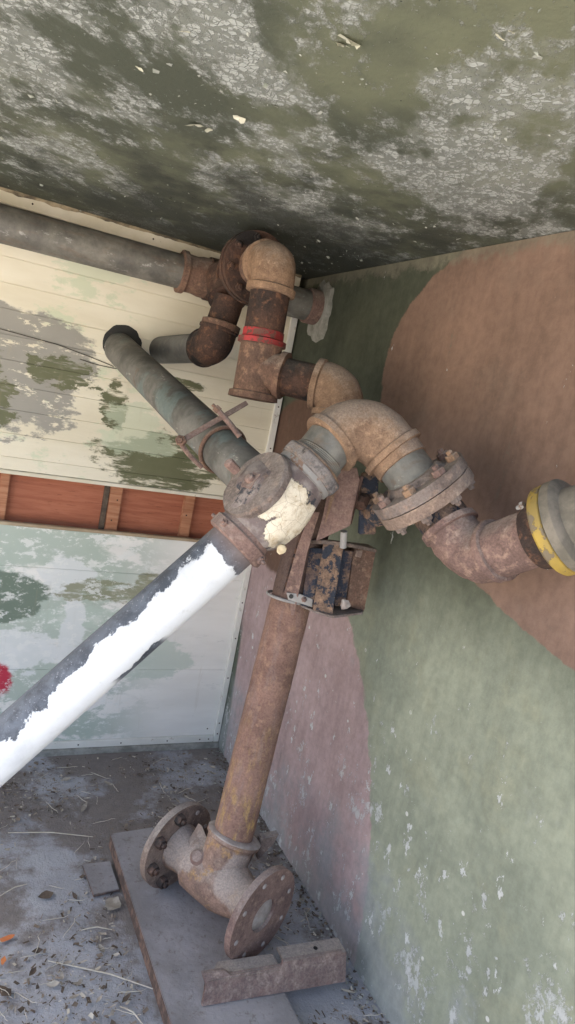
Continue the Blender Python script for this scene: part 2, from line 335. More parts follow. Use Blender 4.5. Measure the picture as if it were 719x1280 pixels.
def board_mat(name, lower):
    g = G(name)
    x, z = g.x, g.z
    hv = g.sc(.5, 1, 2.2); hvv = g.sc(.75, 1, 1.5)
    if not lower:   # each board took the brush a little differently
        idx = g.m('FLOOR', g.m('DIVIDE', g.m('SUBTRACT', z, 1.145), .082))
        x = g.m('ADD', x, g.m('MULTIPLY', g.m('SINE', g.m('MULTIPLY', idx, 12.9)), .035))
    if not lower: base = g.mix(g.sm(g.noise(3, 8, .6, hv), .35, .65), (.62, .57, .44), (.70, .66, .54))
    else: base = g.mix(g.sm(g.noise(3, 8, .6, hv), .35, .65), (.70, .69, .65), (.79, .78, .74))
    sageN = g.noise(4, 9, .7, g.sc(.8, 1, 1.6, (2, 0, 5)))
    if not lower:
        leftm = g.sm(x, -.40, -.62)
        c = g.mix(g.m('MULTIPLY', g.m('MULTIPLY', g.sm(sageN, .54, .60), leftm), .6), base, (.46, .54, .38))
        E_ = lambda *a, k=.5, ns=8, **q: g.ell(x, z, *a, k=k * 2.2, ns=ns * 1.1, nvec=hvv, e=q.get('e', .10))
        grey = g.m('MAXIMUM', E_(-.97, 1.39, .20, .17, k=.75, ns=6), E_(-1.02, 1.575, .26, .075, k=.5, ns=7))
        grey = g.m('MAXIMUM', grey, E_(-.79, 1.50, .09, .06, k=.6, ns=10))
        grey = g.m('MULTIPLY', grey, g.sm(g.noise(14, 9, .72, g.sc(.7, 1, 1.8, (1, 1, 1))), .60, .56))
        c = g.mix(g.m('MULTIPLY', grey, .95), c, g.mix(g.noise(12, 4), (.235, .225, .20), (.29, .28, .25)))
        ol = g.m('MAXIMUM', E_(-.44, 1.20, .25, .105, k=.55, ns=7), E_(-1.11, 1.46, .085, .09, k=.5, ns=8))
        ol = g.m('MAXIMUM', ol, E_(-.40, 1.505, .09, .022, k=.4, ns=12)); ol = g.m('MAXIMUM', ol, E_(-.82, 1.46, .10, .05, k=.9, ns=16)); ol = g.m('MAXIMUM', ol, E_(-1.04, 1.33, .06, .10, k=.9, ns=14))
        ol = g.m('MAXIMUM', ol, E_(-.635, 1.375, .045, .085, k=.8, ns=14))
        dry = g.sm(g.noise(16, 9, .7, g.sc(.35, 1, 2.2)), .36, .47)
        ol = g.m('MULTIPLY', ol, dry)
        c = g.mix(ol, c, g.mix(g.noise(9, 6), (.075, .085, .04), (.155, .155, .085)))
        gp = g.m('MULTIPLY', g.m('MAXIMUM', E_(-.56, 1.30, .13, .09, k=.7, ns=8), E_(-.76, 1.84, .15, .05, k=.7, ns=8)), .6)
        c = g.mix(gp, c, (.50, .56, .42))
    else:
        E_ = lambda *a, k=.5, ns=8, **q: g.ell(x, z, *a, k=k * 2.2, ns=ns * 1.1, nvec=hvv, e=q.get('e', .10))
        leftm = g.sm(x, -.25, -.6)
        sage = g.m('MULTIPLY', g.sm(sageN, .44, .50), leftm)
        sage = g.m('MAXIMUM', sage, E_(-.95, .83, .36, .075, k=.3, ns=7))
        c = g.mix(g.m('MULTIPLY', sage, .9), base, g.mix(g.noise(7, 5), (.33, .40, .335), (.42, .49, .43)))
        pl = g.m('MAXIMUM', E_(-.36, .40, .17, .09, k=.5, ns=6), E_(-.6, .56, .2, .05, k=.6, ns=7))
        c = g.mix(g.m('MULTIPLY', pl, .7), c, (.45, .53, .46))
        wh = g.m('MAXIMUM', E_(-.74, .73, .09, .08, k=.6, ns=8), E_(-.69, .50, .045, .17, k=.5, ns=8))
        wh = g.m('MAXIMUM', wh, E_(-.9, .42, .17, .08, k=.6, ns=8))
        c = g.mix(g.m('MULTIPLY', wh, .9), c, (.66, .68, .67))
        dg = g.m('MAXIMUM', E_(-1.0, .655, .21, .08, k=.16, ns=9, e=.05), E_(-1.01, .60, .19, .075, k=.2, ns=9, e=.05))
        c = g.mix(dg, c, g.mix(g.noise(6, 6), (.12, .165, .125), (.175, .22, .175)))
        ol = g.m('MULTIPLY', g.m('MAXIMUM', E_(-.60, .67, .15, .045, k=.6, ns=8), E_(-.41, .70, .07, .055, k=.4, ns=9)), g.sm(g.noise(16, 9, .7, g.sc(.4, 1, 2)), .36, .5))
        c = g.mix(g.m('MULTIPLY', ol, .85), c, (.21, .215, .12))
        c = g.mix(E_(-.96, .30, .085, .075, k=.25, ns=9), c, (.45, .03, .06))
        spl = g.m('MULTIPLY', g.sm(g.noise(15, 10, .78, g.sc(.8, 1, 1.4, (9, 3, 3))), .53, .56), g.sm(x, -.3, -.5))
        c = g.mix(g.m('MULTIPLY', spl, .75), c, (.72, .73, .70))
        dry = g.m('MULTIPLY', g.sm(g.noise(9, 9, .7, g.sc(.5, 1, 1.4, (3, 3, 3), (0, .6, 0))), .58, .66), .35)
        c = g.mix(dry, c, (.42, .44, .40))
    st = g.m('MULTIPLY', g.sm(g.noise(5, 9, .7, g.sc(4, 1, .5)), .58, .72), .22)
    c = g.mix(st, c, (.36, .30, .20))
    sp = g.m('MULTIPLY', g.sm(g.noise(60, 5, .7), .69, .72), .7)
    c = g.mix(sp, c, (.12, .10, .07))
    return g.end(c, .6, g.m('ADD', g.noise(12, 6, .6, g.sc(.4, 1, 3)), g.m('MULTIPLY', g.noise(70, 5), .3)), .002, .5, spec=.4)
M['board_up'] = board_mat('cream_board_with_paint_patches', False)
M['board_low'] = board_mat('white_board_with_sage_paint', True)

def trim_mat(name, c1, c2):
    g = G(name)
    c = g.mix(g.sm(g.noise(6, 7, .6), .4, .62), c1, c2)
    c = g.mix(g.m('MULTIPLY', g.sm(g.noise(25, 9, .75), .60, .66), .6), c, (.30, .25, .17))
    return g.end(c, .6, g.noise(30, 7, .7), .002, .5)
M['trim'] = trim_mat('cream_painted_trim', (.60, .56, .44), (.68, .64, .54))
M['trim_white'] = trim_mat('white_painted_trim', (.62, .62, .57), (.70, .69, .64))
M['trim_brown'] = trim_mat('brown_stained_trim', (.33, .25, .16), (.45, .37, .26))
def wood_mat(name, a, b):
    g = G(name)
    n = g.noise(5, 9, .65, g.sc(1.0, 6, 14), .4)
    c = g.mix(g.sm(n, .35, .65), a, b)
    c = g.mix(g.m('MULTIPLY', g.sm(g.noise(40, 6, .7, g.sc(.4, 3, 3)), .55, .7), .5), c, tuple(.45 * q for q in a))
    return g.end(c, .75, n, .003, .6)
M['wood_red'] = wood_mat('red_brown_timber', (.30, .10, .055), (.38, .14, .08))
M['wood_stud'] = wood_mat('raw_timber_stud', (.42, .21, .12), (.30, .12, .06))
def plaster_mat():
    g = G('grey_mortar')
    n = g.noise(20, 9, .7)
    c = g.mix(g.sm(n, .35, .65), (.20, .20, .18), (.34, .34, .31))
    return g.end(c, .9, n, .008, .9, spec=.15)
M['mortar'] = plaster_mat()
def simple(name, a, b, ns=15, r=.85):
    g = G(name); c = g.mix(g.sm(g.noise(ns, 7, .65), .35, .65), a, b); return g.end(c, r, g.noise(ns * 3, 6), .002, .5)
M['concrete'] = simple('bare_concrete', (.26, .25, .23), (.34, .33, .30), 4)
M['paving'] = simple('pale_concrete_yard', (.34, .33, .31), (.42, .41, .38), 2)
M['soil'] = simple('dry_soil', (.26, .22, .16), (.34, .29, .21), 1.5)
M['wire'] = simple('dark_wire', (.03, .028, .025), (.06, .05, .04), 30)
M['cream_lump'] = simple('dusty_cream_paint', (.55, .46, .30), (.36, .28, .18), 60)
M['band_grey'] = simple('greenish_grey_iron', (.11, .10, .08), (.18, .16, .13), 22)
M['leaf'] = simple('dry_leaf', (.23, .20, .16), (.36, .33, .28), 30)
M['leaf_mid'] = simple('brown_crumbs', (.15, .115, .085), (.23, .19, .15), 30)
M['leaf_dark'] = simple('brown_leaf', (.06, .045, .035), (.12, .09, .065), 30)
M['leaf_orange'] = simple('orange_leaf', (.45, .14, .05), (.55, .20, .07), 30)
M['straw'] = simple('dry_straw', (.38, .34, .27), (.50, .46, .38), 40)
M['flake_grey'] = simple('grey_paint_scale', (.20, .22, .18), (.40, .41, .38), 40)
M['flake'] = simple('peeled_paint_flake', (.36, .36, .28), (.50, .49, .40), 40)
M['hole_dust'] = simple('pale_dust', (.36, .325, .30), (.26, .22, .20), 40)

# ------------------------------------------------------------------ mesh helpers
def frame(d):
    d = d.normalized(); a = Vector((0, 0, 1)) if abs(d.z) < .9 else Vector((1, 0, 0))
    u = d.cross(a).normalized(); return u, d.cross(u).normalized()
def sweep(bm, pts, rads, n=40, cap=True, wob=0.):
    pts = [Vector(p) for p in pts]
    if not hasattr(rads, '__len__'): rads = [rads] * len(pts)
    # parallel transport
    tang = []
    for i in range(len(pts)):
        a = i
        while a > 0 and (pts[i] - pts[a]).length < 1e-5: a -= 1
        b = i
        while b < len(pts) - 1 and (pts[b] - pts[i]).length < 1e-5: b += 1
        lo = pts[a] if (pts[i] - pts[a]).length > 1e-5 else pts[i]
        hi = pts[b] if (pts[b] - pts[i]).length > 1e-5 else pts[i]
        tang.append((hi - lo).normalized())
    u, v = frame(tang[0]); rings = []
    for i, (p, r) in enumerate(zip(pts, rads)):
        t = tang[i]; u = (u - t * u.dot(t)).normalized(); v = t.cross(u)
        ring = []
        for k in range(n):
            a = 2 * pi * k / n; rr = r
            q = p + (u * cos(a) + v * sin(a)) * rr
            if wob:
                q += (u * cos(a) + v * sin(a)) * wob * (noise.noise(q * 28) + .5 * noise.noise(q * 70))
            ring.append(bm.verts.new(q))
        rings.append(ring)
    for a, b in zip(rings, rings[1:]):
        for k in range(n): bm.faces.new((a[k], a[(k + 1) % n], b[(k + 1) % n], b[k]))
    if cap: bm.faces.new(rings[0][::-1]); bm.faces.new(rings[-1])
    return bm
def lathe(bm, p0, d, prof, n=40, wob=0.):
    """prof: list of (distance along d, radius)"""
    d = Vector(d).normalized(); u, v = frame(d); rings = []
    for s, r in prof:
        ring = []
        for k in range(n):
            a = 2 * pi * k / n; q = Vector(p0) + d * s + (u * cos(a) + v * sin(a)) * r
            if wob: q += (u * cos(a) + v * sin(a)) * wob * (noise.noise(q * 28) + .5 * noise.noise(q * 70))
            ring.append(bm.verts.new(q))
        rings.append(ring)
    for a, b in zip(rings, rings[1:]):
        for k in range(n): bm.faces.new((a[k], a[(k + 1) % n], b[(k + 1) % n], b[k]))
    bm.faces.new(rings[0][::-1]); bm.faces.new(rings[-1]); return bm
def box(bm, lo, hi):
    x0, y0, z0 = lo; x1, y1, z1 = hi
    vs = [bm.verts.new(p) for p in ((x0, y0, z0), (x1, y0, z0), (x1, y1, z0), (x0, y1, z0), (x0, y0, z1), (x1, y0, z1), (x1, y1, z1), (x0, y1, z1))]
    for f in ((0, 3, 2, 1), (4, 5, 6, 7), (0, 1, 5, 4), (1, 2, 6, 5), (2, 3, 7, 6), (3, 0, 4, 7)): bm.faces.new([vs[i] for i in f])
    return bm
def prism(bm, poly, ext):
    ext = Vector(ext); a = [bm.verts.new(p) for p in poly]; b = [bm.verts.new(Vector(p) + ext) for p in poly]; n = len(a)
    bm.faces.new(a); bm.faces.new(b[::-1])
    for i in range(n): bm.faces.new((a[i], b[i], b[(i + 1) % n], a[(i + 1) % n]))
    return bm
def grid_rough(bm, poly_fn, nu, nv): ...
def hexbolt(bm, p, d, r=.011, h=.012, n=6, rot=0.):
    d = Vector(d).normalized(); u, v = frame(d)
    lathe(bm, p, d, [(0, r), (h * .85, r), (h, r * .86), (h, r * .5), (h + .007, r * .5), (h + .009, r * .4)], n)
    return bm
def flange_mesh(bm, c, d, R, bore, th, nh, hr, hc, rot=0.):
    """disc of thickness th starting at c along d, with a bore and nh bolt holes of radius hr at pitch radius hc"""
    d = Vector(d).normalized(); u, v = frame(d)
    P = lambda r, a, s: Vector(c) + (u * cos(a) + v * sin(a)) * r + d * s
    loops = [[(R * (1 + .006 * noise.noise(Vector((k * .7, R * 9, 0)))), 2 * pi * k / 72) for k in range(72)], [(bore, 2 * pi * k / 36) for k in range(36)]]
    loops2d = [[Vector((r * cos(a), r * sin(a), 0)) for r, a in lp] for lp in loops]
    for h in range(nh):
        a = rot + 2 * pi * h / nh
        loops2d.append([Vector((hc * cos(a) + hr * cos(q * pi / 6), hc * sin(a) + hr * sin(q * pi / 6), 0)) for q in range(12)])
    tris = tessellate_polygon(loops2d)
    flat = [p for lp in loops2d for p in lp]
    W = lambda p, s: Vector(c) + u * p.x + v * p.y + d * s
    f_ = [bm.verts.new(W(p, 0)) for p in flat]; b_ = [bm.verts.new(W(p, th)) for p in flat]
    for t in tris:
        try: bm.faces.new([f_[i] for i in t]); bm.faces.new([b_[i] for i in reversed(t)])
        except ValueError: pass
    o = 0
    for lp in loops2d:
        n = len(lp)
        for k in range(n): bm.faces.new((f_[o + k], f_[o + (k + 1) % n], b_[o + (k + 1) % n], b_[o + k]))
        o += n
    return bm
def elbow_path(a, k, b, n=14):
    a, k, b = Vector(a), Vector(k), Vector(b); out = []
    for i in range(n + 1):
        t = i / n; out.append(a * (1 - t) ** 2 + k * 2 * t * (1 - t) + b * t * t)
    # push towards a circular arc
    return out
def fitting_elbow(bm, a, k, b, r, cl=.024, cr=.010, wob=.0015):
    """cast screwed elbow: body swept round the corner, a banded collar at each mouth"""
    a, k, b = Vector(a), Vector(k), Vector(b)
    da = (a - k).normalized(); db = (b - k).normalized()
    path = elbow_path(a, k, b, 18)
    pts = [a + da * cl, a + da * (cl - .001), a + da * .003, a] + path[1:-1] + [b, b + db * .003, b + db * (cl - .001), b + db * cl]
    rr = [r + cr - .004, r + cr, r + cr, r] + [r * (1 + .035 * sin(pi * i / (len(path) - 1))) for i in range(1, len(path) - 1)] + [r, r + cr, r + cr, r + cr - .004]
    return sweep(bm, pts, rr, 44, True, wob)

def wloc(o):
    v = Vector((0, 0, 0))
    while o is not None: v += Vector(o.location); o = o.parent
    return v
def part(name, bm, mat, parent=None, smooth=35, label=None, loc=None):
    bmesh.ops.recalc_face_normals(bm, faces=bm.faces)
    me = bpy.data.meshes.new(name)
    base = wloc(parent) + (Vector(loc) if loc is not None else Vector((0, 0, 0)))
    bmesh.ops.translate(bm, verts=bm.verts, vec=-base)
    bm.to_mesh(me); bm.free(); me.materials.append(mat)
    if smooth:
        me.polygons.foreach_set('use_smooth', [True] * len(me.polygons)); me.set_sharp_from_angle(angle=radians(smooth))
    o = bpy.data.objects.new(name, me); COL.objects.link(o)
    if loc is not None: o.location = loc
    if parent is not None: o.parent = parent
    if label: o['label'] = label
    return o
def tag(o, label=None, cat=None, group=None, kind=None):
    if label: o['label'] = label
    if cat: o['category'] = cat
    if group: o['group'] = group
    if kind: o['kind'] = kind
    return o
def thing(name, label, cat, loc, group=None):
    o = bpy.data.objects.new(name, None); COL.objects.link(o); o.location = loc; o.empty_display_size = .05
    return tag(o, label, cat, group)
B = bmesh.new
def bev(bm, w=.002, seg=2):
    bmesh.ops.bevel(bm, geom=list(bm.edges), offset=w, segments=seg, affect='EDGES', clamp_overlap=True); return bm

# ------------------------------------------------------------------ setting
def sheet(bm, x0, x1, y0, y1, z, nx, ny, amp=0., flip=False):
    g = [[bm.verts.new((x0 + (x1 - x0) * i / nx, y0 + (y1 - y0) * j / ny, z + amp * noise.noise(Vector((x0 + (x1 - x0) * i / nx, y0 + (y1 - y0) * j / ny, 0)) * 3))) for i in range(nx + 1)] for j in range(ny + 1)]
    for j in range(ny):
        for i in range(nx): bm.faces.new((g[j][i], g[j][i + 1], g[j + 1][i + 1], g[j + 1][i]))
    return bm
b = sheet(B(), -900, 900, -900, 900, -.022, 8, 8); tag(part('ground', b, M['soil'], smooth=0), kind='structure')
b = sheet(B(), -9, 3, -14, -2.75, -.010, 6, 6); tag(part('yard_paving', b, M['paving'], smooth=0), kind='structure')
b = sheet(B(), -3.4, .0, -2.745, .10, 0, 90, 80, .004); tag(part('floor', b, M['floor']), kind='structure')
b = box(B(), (-2.3, -2.08, 2.0), (.30, .40, 2.18)); tag(part('ceiling', b, M['ceiling'], smooth=0), kind='structure')
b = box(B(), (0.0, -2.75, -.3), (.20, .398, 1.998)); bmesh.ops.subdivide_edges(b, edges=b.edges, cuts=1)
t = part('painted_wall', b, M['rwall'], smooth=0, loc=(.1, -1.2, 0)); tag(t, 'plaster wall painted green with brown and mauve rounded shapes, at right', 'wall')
b = box(B(), (-2.9, .10, -.3), (-.002, .30, 1.998))
t = part('block_wall', b, M['concrete'], smooth=0, loc=(-1.4, .2, 0)); tag(t, 'bare wall behind the cream boards and timber studs', 'wall')

# ------------------------------------------------------------------ boarded wall
def boards(z0, z1, x1, pitch, off, mat, root, name='board_panel'):
    """tongue-and-groove boarding: a stepped profile in z, extruded along x"""
    prof = []; z = z0; prof.append((0, z0)); k = z0 + off
    while k < z1 - .01:
        prof += [(0, k - .0012), (.003, k - .0006), (.003, k + .0006), (0, k + .0012)]; k += pitch
    prof.append((0, z1))
    bm = B(); xs = [-2.6, -1.9, -1.3, -1.0, -.7, -.4, x1]
    rows = [[bm.verts.new((x, d, z)) for d, z in prof] for x in xs]
    back = [[bm.verts.new((x, .022, z)) for z in (z0, z1)] for x in xs]
    for r0, r1 in zip(rows, rows[1:]):
        for a in range(len(prof) - 1): bm.faces.new((r0[a], r1[a], r1[a + 1], r0[a + 1]))
    for i in range(len(xs) - 1):
        bm.faces.new((rows[i][0], rows[i + 1][0], back[i + 1][0], back[i][0])); bm.faces.new((rows[i][-1], rows[i + 1][-1], back[i + 1][1], back[i][1]))
        bm.faces.new((back[i][0], back[i + 1][0], back[i + 1][1], back[i][1]))
    for i in (0, -1): bm.faces.new(rows[i] + [back[i][1], back[i][0]])
    return part(name, bm, mat, root, 0)
M['caulk'] = simple('stained_caulk', (.10, .085, .06), (.36, .30, .20), 14)
up_ = thing('boarded_panel', 'upper cream boarded wall panel with grey and olive paint patches', 'wall panel', (-1.2, 0, 1.085))
boards(1.100, 1.996, -.035, .082, .045, M['board_up'], up_)
part('bottom_lip', bev(box(B(), (-2.6, -.007, 1.085), (-.036, .020, 1.0985)), .002), M['trim'], up_)
b = B(); box(b, (-2.6, -.030, 1.958), (-.036, -.0015, 1.9985)); bev(b, .003); part('cornice', b, M['trim'], up_)
b = B(); box(b, (-2.6, -.016, 1.925), (-.036, -.0015, 1.9565)); bev(b, .003); part('cornice', b, M['trim_white'], up_)
part('edge_trim', bev(box(B(), (-.0345, -.012, 1.085), (-.008, .02, 1.957)), .002), M['trim_white'], up_)
lo_ = thing('boarded_panel', 'lower white panel with sage and dark green paint above the floor', 'wall panel', (-1.2, 0, .02))
boards(.052, .900, -.028, .40, .3, M['board_low'], lo_)
part('top_lip', bev(box(B(), (-2.6, -.006, .9015), (-.10, .020, .913)), .002), M['trim_brown'], lo_)
part('top_lip', bev(box(B(), (-.098, -.007, .9015), (-.0275, .020, .948)), .002), M['trim_white'], lo_)
part('bottom_trim', bev(box(B(), (-2.6, -.010, .022), (-.028, .020, .0505)), .002), M['trim_white'], lo_)
part('edge_trim', bev(box(B(), (-.0265, -.011, .022), (-.002, .02, .9005)), .002), M['trim_white'], lo_)
bm = B(); a_ = []; n_c = 260
for i in range(n_c + 1):
    x = -2.3 + 2.26 * i / n_c; d_ = .004 + .016 * max(0, noise.noise(Vector((x * 9, 1, 0))) + .35 * noise.noise(Vector((x * 40, 2, 0))) + .12)
    a_.append([bm.verts.new(q) for q in ((x, -.034 - d_ * .9, 1.9995), (x, -.033, 1.998 - d_), (x, -.0305, 1.998 - d_), (x, -.0305, 1.9995))])
for p_, q_ in zip(a_, a_[1:]):
    for k in range(4): bm.faces.new((p_[k], p_[(k + 1) % 4], q_[(k + 1) % 4], q_[k]))
bm.faces.new(a_[0]); bm.faces.new(a_[-1][::-1]); part('caulk', bm, M['caulk'], up_)
def nails(root, spots, d=(0, -1, 0)):
    for x, y, z in spots:
        b = B(); lathe(b, (x, y, z), d, [(-.002, .0032), (.0008, .0032), (.0016, .0018)], 8); part('nail', b, M['rust_dark'], root)
nails(lo_, [(x, -.010, .036) for x in (-.60, -.43, -.235, -.09, -.05)] + [(-.014, -.011, z) for z in (.06, .11, .32, .50, .66, .84)] + [(-.06, 0, .08), (-.05, 0, .86), (-.16, 0, .86)])
nails(up_, [(-.02, -.012, z) for z in (1.15, 1.32, 1.49, 1.66)] + [(x, -.030, 1.978) for x in (-1.02, -.62, -.33)])
tf = thing('timber_framing', 'red brown timber boards and studs in the slot between the panels', 'timber frame', (-1.2, .05, 1.0))
part('backing_board', box(B(), (-2.6, .055, .86), (-.002, .075, 1.12)), M['wood_red'], tf)
for x, wd, m_ in ((-1.005, .030, 'wood_stud'), (-.620, .046, 'wood_stud'), (-.325, .040, 'wood_stud'), (-1.5, .045, 'wood_stud')):
    part('stud', bev(box(B(), (x, .026, .87), (x + wd, .053, 1.11)), .002), M[m_], tf)
part('stud', bev(box(B(), (-.640, .034, .87), (-.6215, .0535, 1.11)), .002), M['leaf_dark'], tf, label='thin dark stud')
nails(tf, [(-.59, .026, 1.03), (-.60, .026, .95), (-.31, .026, 1.0)])
# concrete kerb strip under the boards
part_k = part('kerb', bev(box(B(), (-2.6, -.022, -.02), (-.001, .098, .0215)), .003), M['mortar']); tag(part_k, kind='structure')

# ------------------------------------------------------------------ upper pipework along the back wall
PR = .0565
upw = thing('upper_pipework', 'dark rusty pipe manifold with red band near the ceiling, leading down into the corner riser', 'pipework', (-.42, -.4, 1.6))
ym, zm = -.16, 1.879
Mx = lambda x: Vector((x, ym, zm + .006 * x))
b = B(); sweep(b, [Mx(-2.6), Mx(-1.5), Mx(-.515)], PR, 44); part('long_pipe', b, M['galv_main'], upw, label='long grey pipe along the top of the boards')
b = B(); lathe(b, Mx(-.545), (1, 0, 0), [(0, .063), (.002, .071), (.018, .071), (.021, .063), (.055, .062), (.075, .066), (.110, .068)], 44, .002); part('coupling', b, M['rust'], upw)
b = B(); lathe(b, Mx(-.452), (1, 0, 0), [(0, .060), (.006, .072), (.10, .074), (.15, .068), (.155, .060)], 44, .002)
lathe(b, Mx(-.405) + Vector((0, .0, 0)), (0, -1, 0), [(0, .064), (.17, .064), (.175, .07), (.20, .07)], 44, .002)
lathe(b, Mx(-.435) + Vector((0, -.12, .0)), (-.05, -.6, -.55), [(0, .05), (.12, .05)], 30, .002)
part('tee', b, M['rust_dark'], upw)
b = B(); sweep(b, [Mx(-.31), Mx(-.02)], PR * .98, 40); part('pipe', b, M['galv_blue'], upw)
b = B(); lathe(b, Mx(-.055), (1, 0, 0), [(0, .060), (.004, .064), (.056, .064)], 40, .001); part('wall_collar', b, M['rust_mauve'], upw)
# flange pair towards the viewer
fy = -.515
for k, (y0, th, R) in enumerate(((fy, .020, .106), (fy - .0225, .020, .103))):
    b = B(); flange_mesh(b, (-.418, y0, 1.884), (0, -1, 0), R, .045, th, 8, .008, .084, .2)
    fl_ = part('flange', b, M['rust_dark'], upw)
for k in range(8):
    a = .2 + 2 * pi * k / 8; u, v = frame(Vector((0, -1, 0)))
    p = Vector((-.418, fy - .0425, 1.884)) + (u * cos(a) + v * sin(a)) * .084
    b = B(); hexbolt(b, p, (0, -1, 0), .012, .009)
    part('bolt', b, M['rust_dark'], fl_)
b = B(); lathe(b, (-.412, -.36, 1.882), (0, -1, 0), [(0, .06), (.15, .062), (.154, .075), (.156, .075)], 40, .002); part('spool', b, M['rust_dark'], upw)
# elbow over the red band
EA = Vector((-.421, -.700, 1.884))
ea0 = EA + Vector((0, .085, 0)); eaz = Vector((-.423, -.706, 1.815))
b = B(); fitting_elbow(b, (-.421, -.640, 1.884), (-.421, -.705, 1.886), (-.4225, -.706, 1.818), .061, .022, .008); part('elbow', b, M['rust_orange'], upw)
b = B(); lathe(b, (-.421, -.555, 1.884), (0, -1, 0), [(0, .056), (.08, .056)], 36); part('nipple', b, M['rust'], upw)
TE = at(322, 462, 1.925)
top = Vector((-.4225, -.706, 1.80)); dn = (TE - top).normalized()
b = B(); sweep(b, [top, TE], PR * .985, 44, True, .001); part('drop_pipe', b, M['rust_dark'], upw, label='blotched drop pipe above the red band')
s0 = top + dn * .105
b = B(); lathe(b, s0, dn, [(0, .0565), (.001, .0582), (.040, .0585), (.041, .056)], 44); part('red_band', b, M['red_band'], upw)
RE = at(424, 487, 1.875)                      # elbow that turns down into the riser
br = (RE - TE).normalized()
b = B(); lathe(b, TE - dn * .085, dn, [(0, .058), (.002, .0665), (.016, .0665), (.019, .0595), (.148, .0595), (.151, .069), (.168, .071), (.170, .06)], 44, .0015)
lathe(b, TE + br * .0, br, [(0, .055), (.062, .058), (.065, .066), (.082, .066), (.084, .056)], 44, .0015); part('tee', b, M['rust'], upw, label='reddish tee below the red band')
b = B(); lathe(b, TE - dn * .0862, dn, [(0, .060), (.003, .068), (.017, .0682), (.018, .06)], 44); part('red_band', b, M['red_band'], upw)
b = B(); sweep(b, [TE + br * .07, RE - br * .03], PR * .93, 44, True, .001); part('nipple', b, M['rust_dark'], upw)
RF = Vector((-.345, -.975, .27))              # foot of the riser
rd = (RF - RE).normalized()
b = B(); fitting_elbow(b, RE - br * .050, RE + br * .012, RE + rd * .062 + br * .012, .066, .020, .006); part('elbow', b, M['rust_orange'], upw)
# dark elbow and short pipe back into the wall
D0 = Vector((-.428, -.385, 1.80)); DE = Vector((-.452, -.385, 1.640))
b = B(); sweep(b, [D0, DE + Vector((.008, 0, .06))], .048, 36, True, .001); part('pipe', b, M['rust_dark'], upw)
b = B(); lathe(b, (-.440, -.385, 1.722), (-.1, 0, -1), [(0, .058), (.002, .063), (.022, .063), (.025, .056)], 40, .001); part('collar', b, M['rust'], upw)
WE = Vector((-.520, .004, 1.612)); wd_ = (WE - DE).normalized()
b = B(); fitting_elbow(b, DE + Vector((.006, 0, .052)), DE, DE + wd_ * .060, .060, .012, .004); part('elbow', b, M['rust_dark'], upw)
b = B(); sweep(b, [DE + wd_ * .05, WE], .049, 40); part('wall_pipe', b, M['galv'], upw)
# mortar round the pipe where it enters the right wall
bm = B(); c_ = Vector((-.001, ym, zm)); ring = []
for k in range(44):
    a = 2 * pi * k / 44; r = .095 + .032 * noise.noise(Vector((cos(a) * 2, sin(a) * 2, 3))) + .012 * noise.noise(Vector((cos(a) * 9, sin(a) * 9, 1))) + (.035 * max(0, cos(a - 4.45)) ** 6)
    ring.append((r, a))
o1 = [bm.verts.new(c_ + Vector((0, r * cos(a) - .015, min(r * sin(a), .116)))) for r, a in ring]
o2 = [bm.verts.new(c_ + Vector((-.010, r * cos(a) * .88 - .015, min(r * .88 * sin(a), .112)))) for r, a in ring]
for k in range(44): bm.faces.new((o1[k], o1[(k + 1) % 44], o2[(k + 1) % 44], o2[k]))
bm.faces.new(o2); t = part('mortar_patch', bm, M['mortar'], smooth=50, loc=tuple(c_))
tag(t, 'ragged pale mortar patch around the pipe entering the green wall', 'mortar patch')

# ------------------------------------------------------------------ riser with flanged foot
rs = thing('riser_pipe', 'tall rusty upright pipe on a flanged foot tee, standing on the steel plate', 'riser pipe', (-.375, -.99, .05))
RT = RE + rd * .05 + br * .012
b = B(); n_ = 40; sweep(b, [RF.lerp(RT, i / n_) for i in range(n_ + 1)], .0575, 48, True, .0016)
def riser_extra(g, col):
    f = g.sm(g.m('ADD', g.z, g.m('MULTIPLY', g.m('SUBTRACT', g.noise(9, 7, .7), .5), .6)), .28, .70, 1, 0)
    f = g.m('MULTIPLY', f, g.sm(g.noise(30, 8, .75, g.sc(1.6, 1.6, .5)), .48, .58))
    col = g.mix(g.m('MULTIPLY', f, .7), col, (.38, .25, .09))
    st = g.sm(g.noise(20, 8, .7, g.sc(3, 3, .35)), .5, .62)
    col = g.mix(g.m('MULTIPLY', st, .35), col, (.20, .15, .14))
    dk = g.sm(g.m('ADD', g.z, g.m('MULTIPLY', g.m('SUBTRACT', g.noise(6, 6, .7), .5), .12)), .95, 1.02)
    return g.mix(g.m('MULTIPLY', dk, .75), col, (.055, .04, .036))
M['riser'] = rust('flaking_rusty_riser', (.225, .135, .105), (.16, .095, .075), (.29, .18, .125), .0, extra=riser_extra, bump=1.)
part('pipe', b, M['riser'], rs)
FL = Vector((-.448, -.838, .178)); FR = Vector((-.303, -1.141, .177)); ta = (FR - FL).normalized(); TC = (FL + FR) / 2
L_ = (FR - FL).length
b = B()
lathe(b, FL, ta, [(.008, .055), (.010, .066), (.055, .058), (.085, .060), (.088, .074), (.120, .076), (.20, .076), (.235, .070), (.27, .056), (L_ - .025, .056), (L_ - .012, .064), (L_ - .006, .064)], 48, .003)
rud = -rd
lathe(b, TC + (RF - TC) * .0, (RF - TC), [(.0, .070), (.055, .070), (.105, .072), (.112, .079), (.120, .079), (.124, .068)], 48, .003)
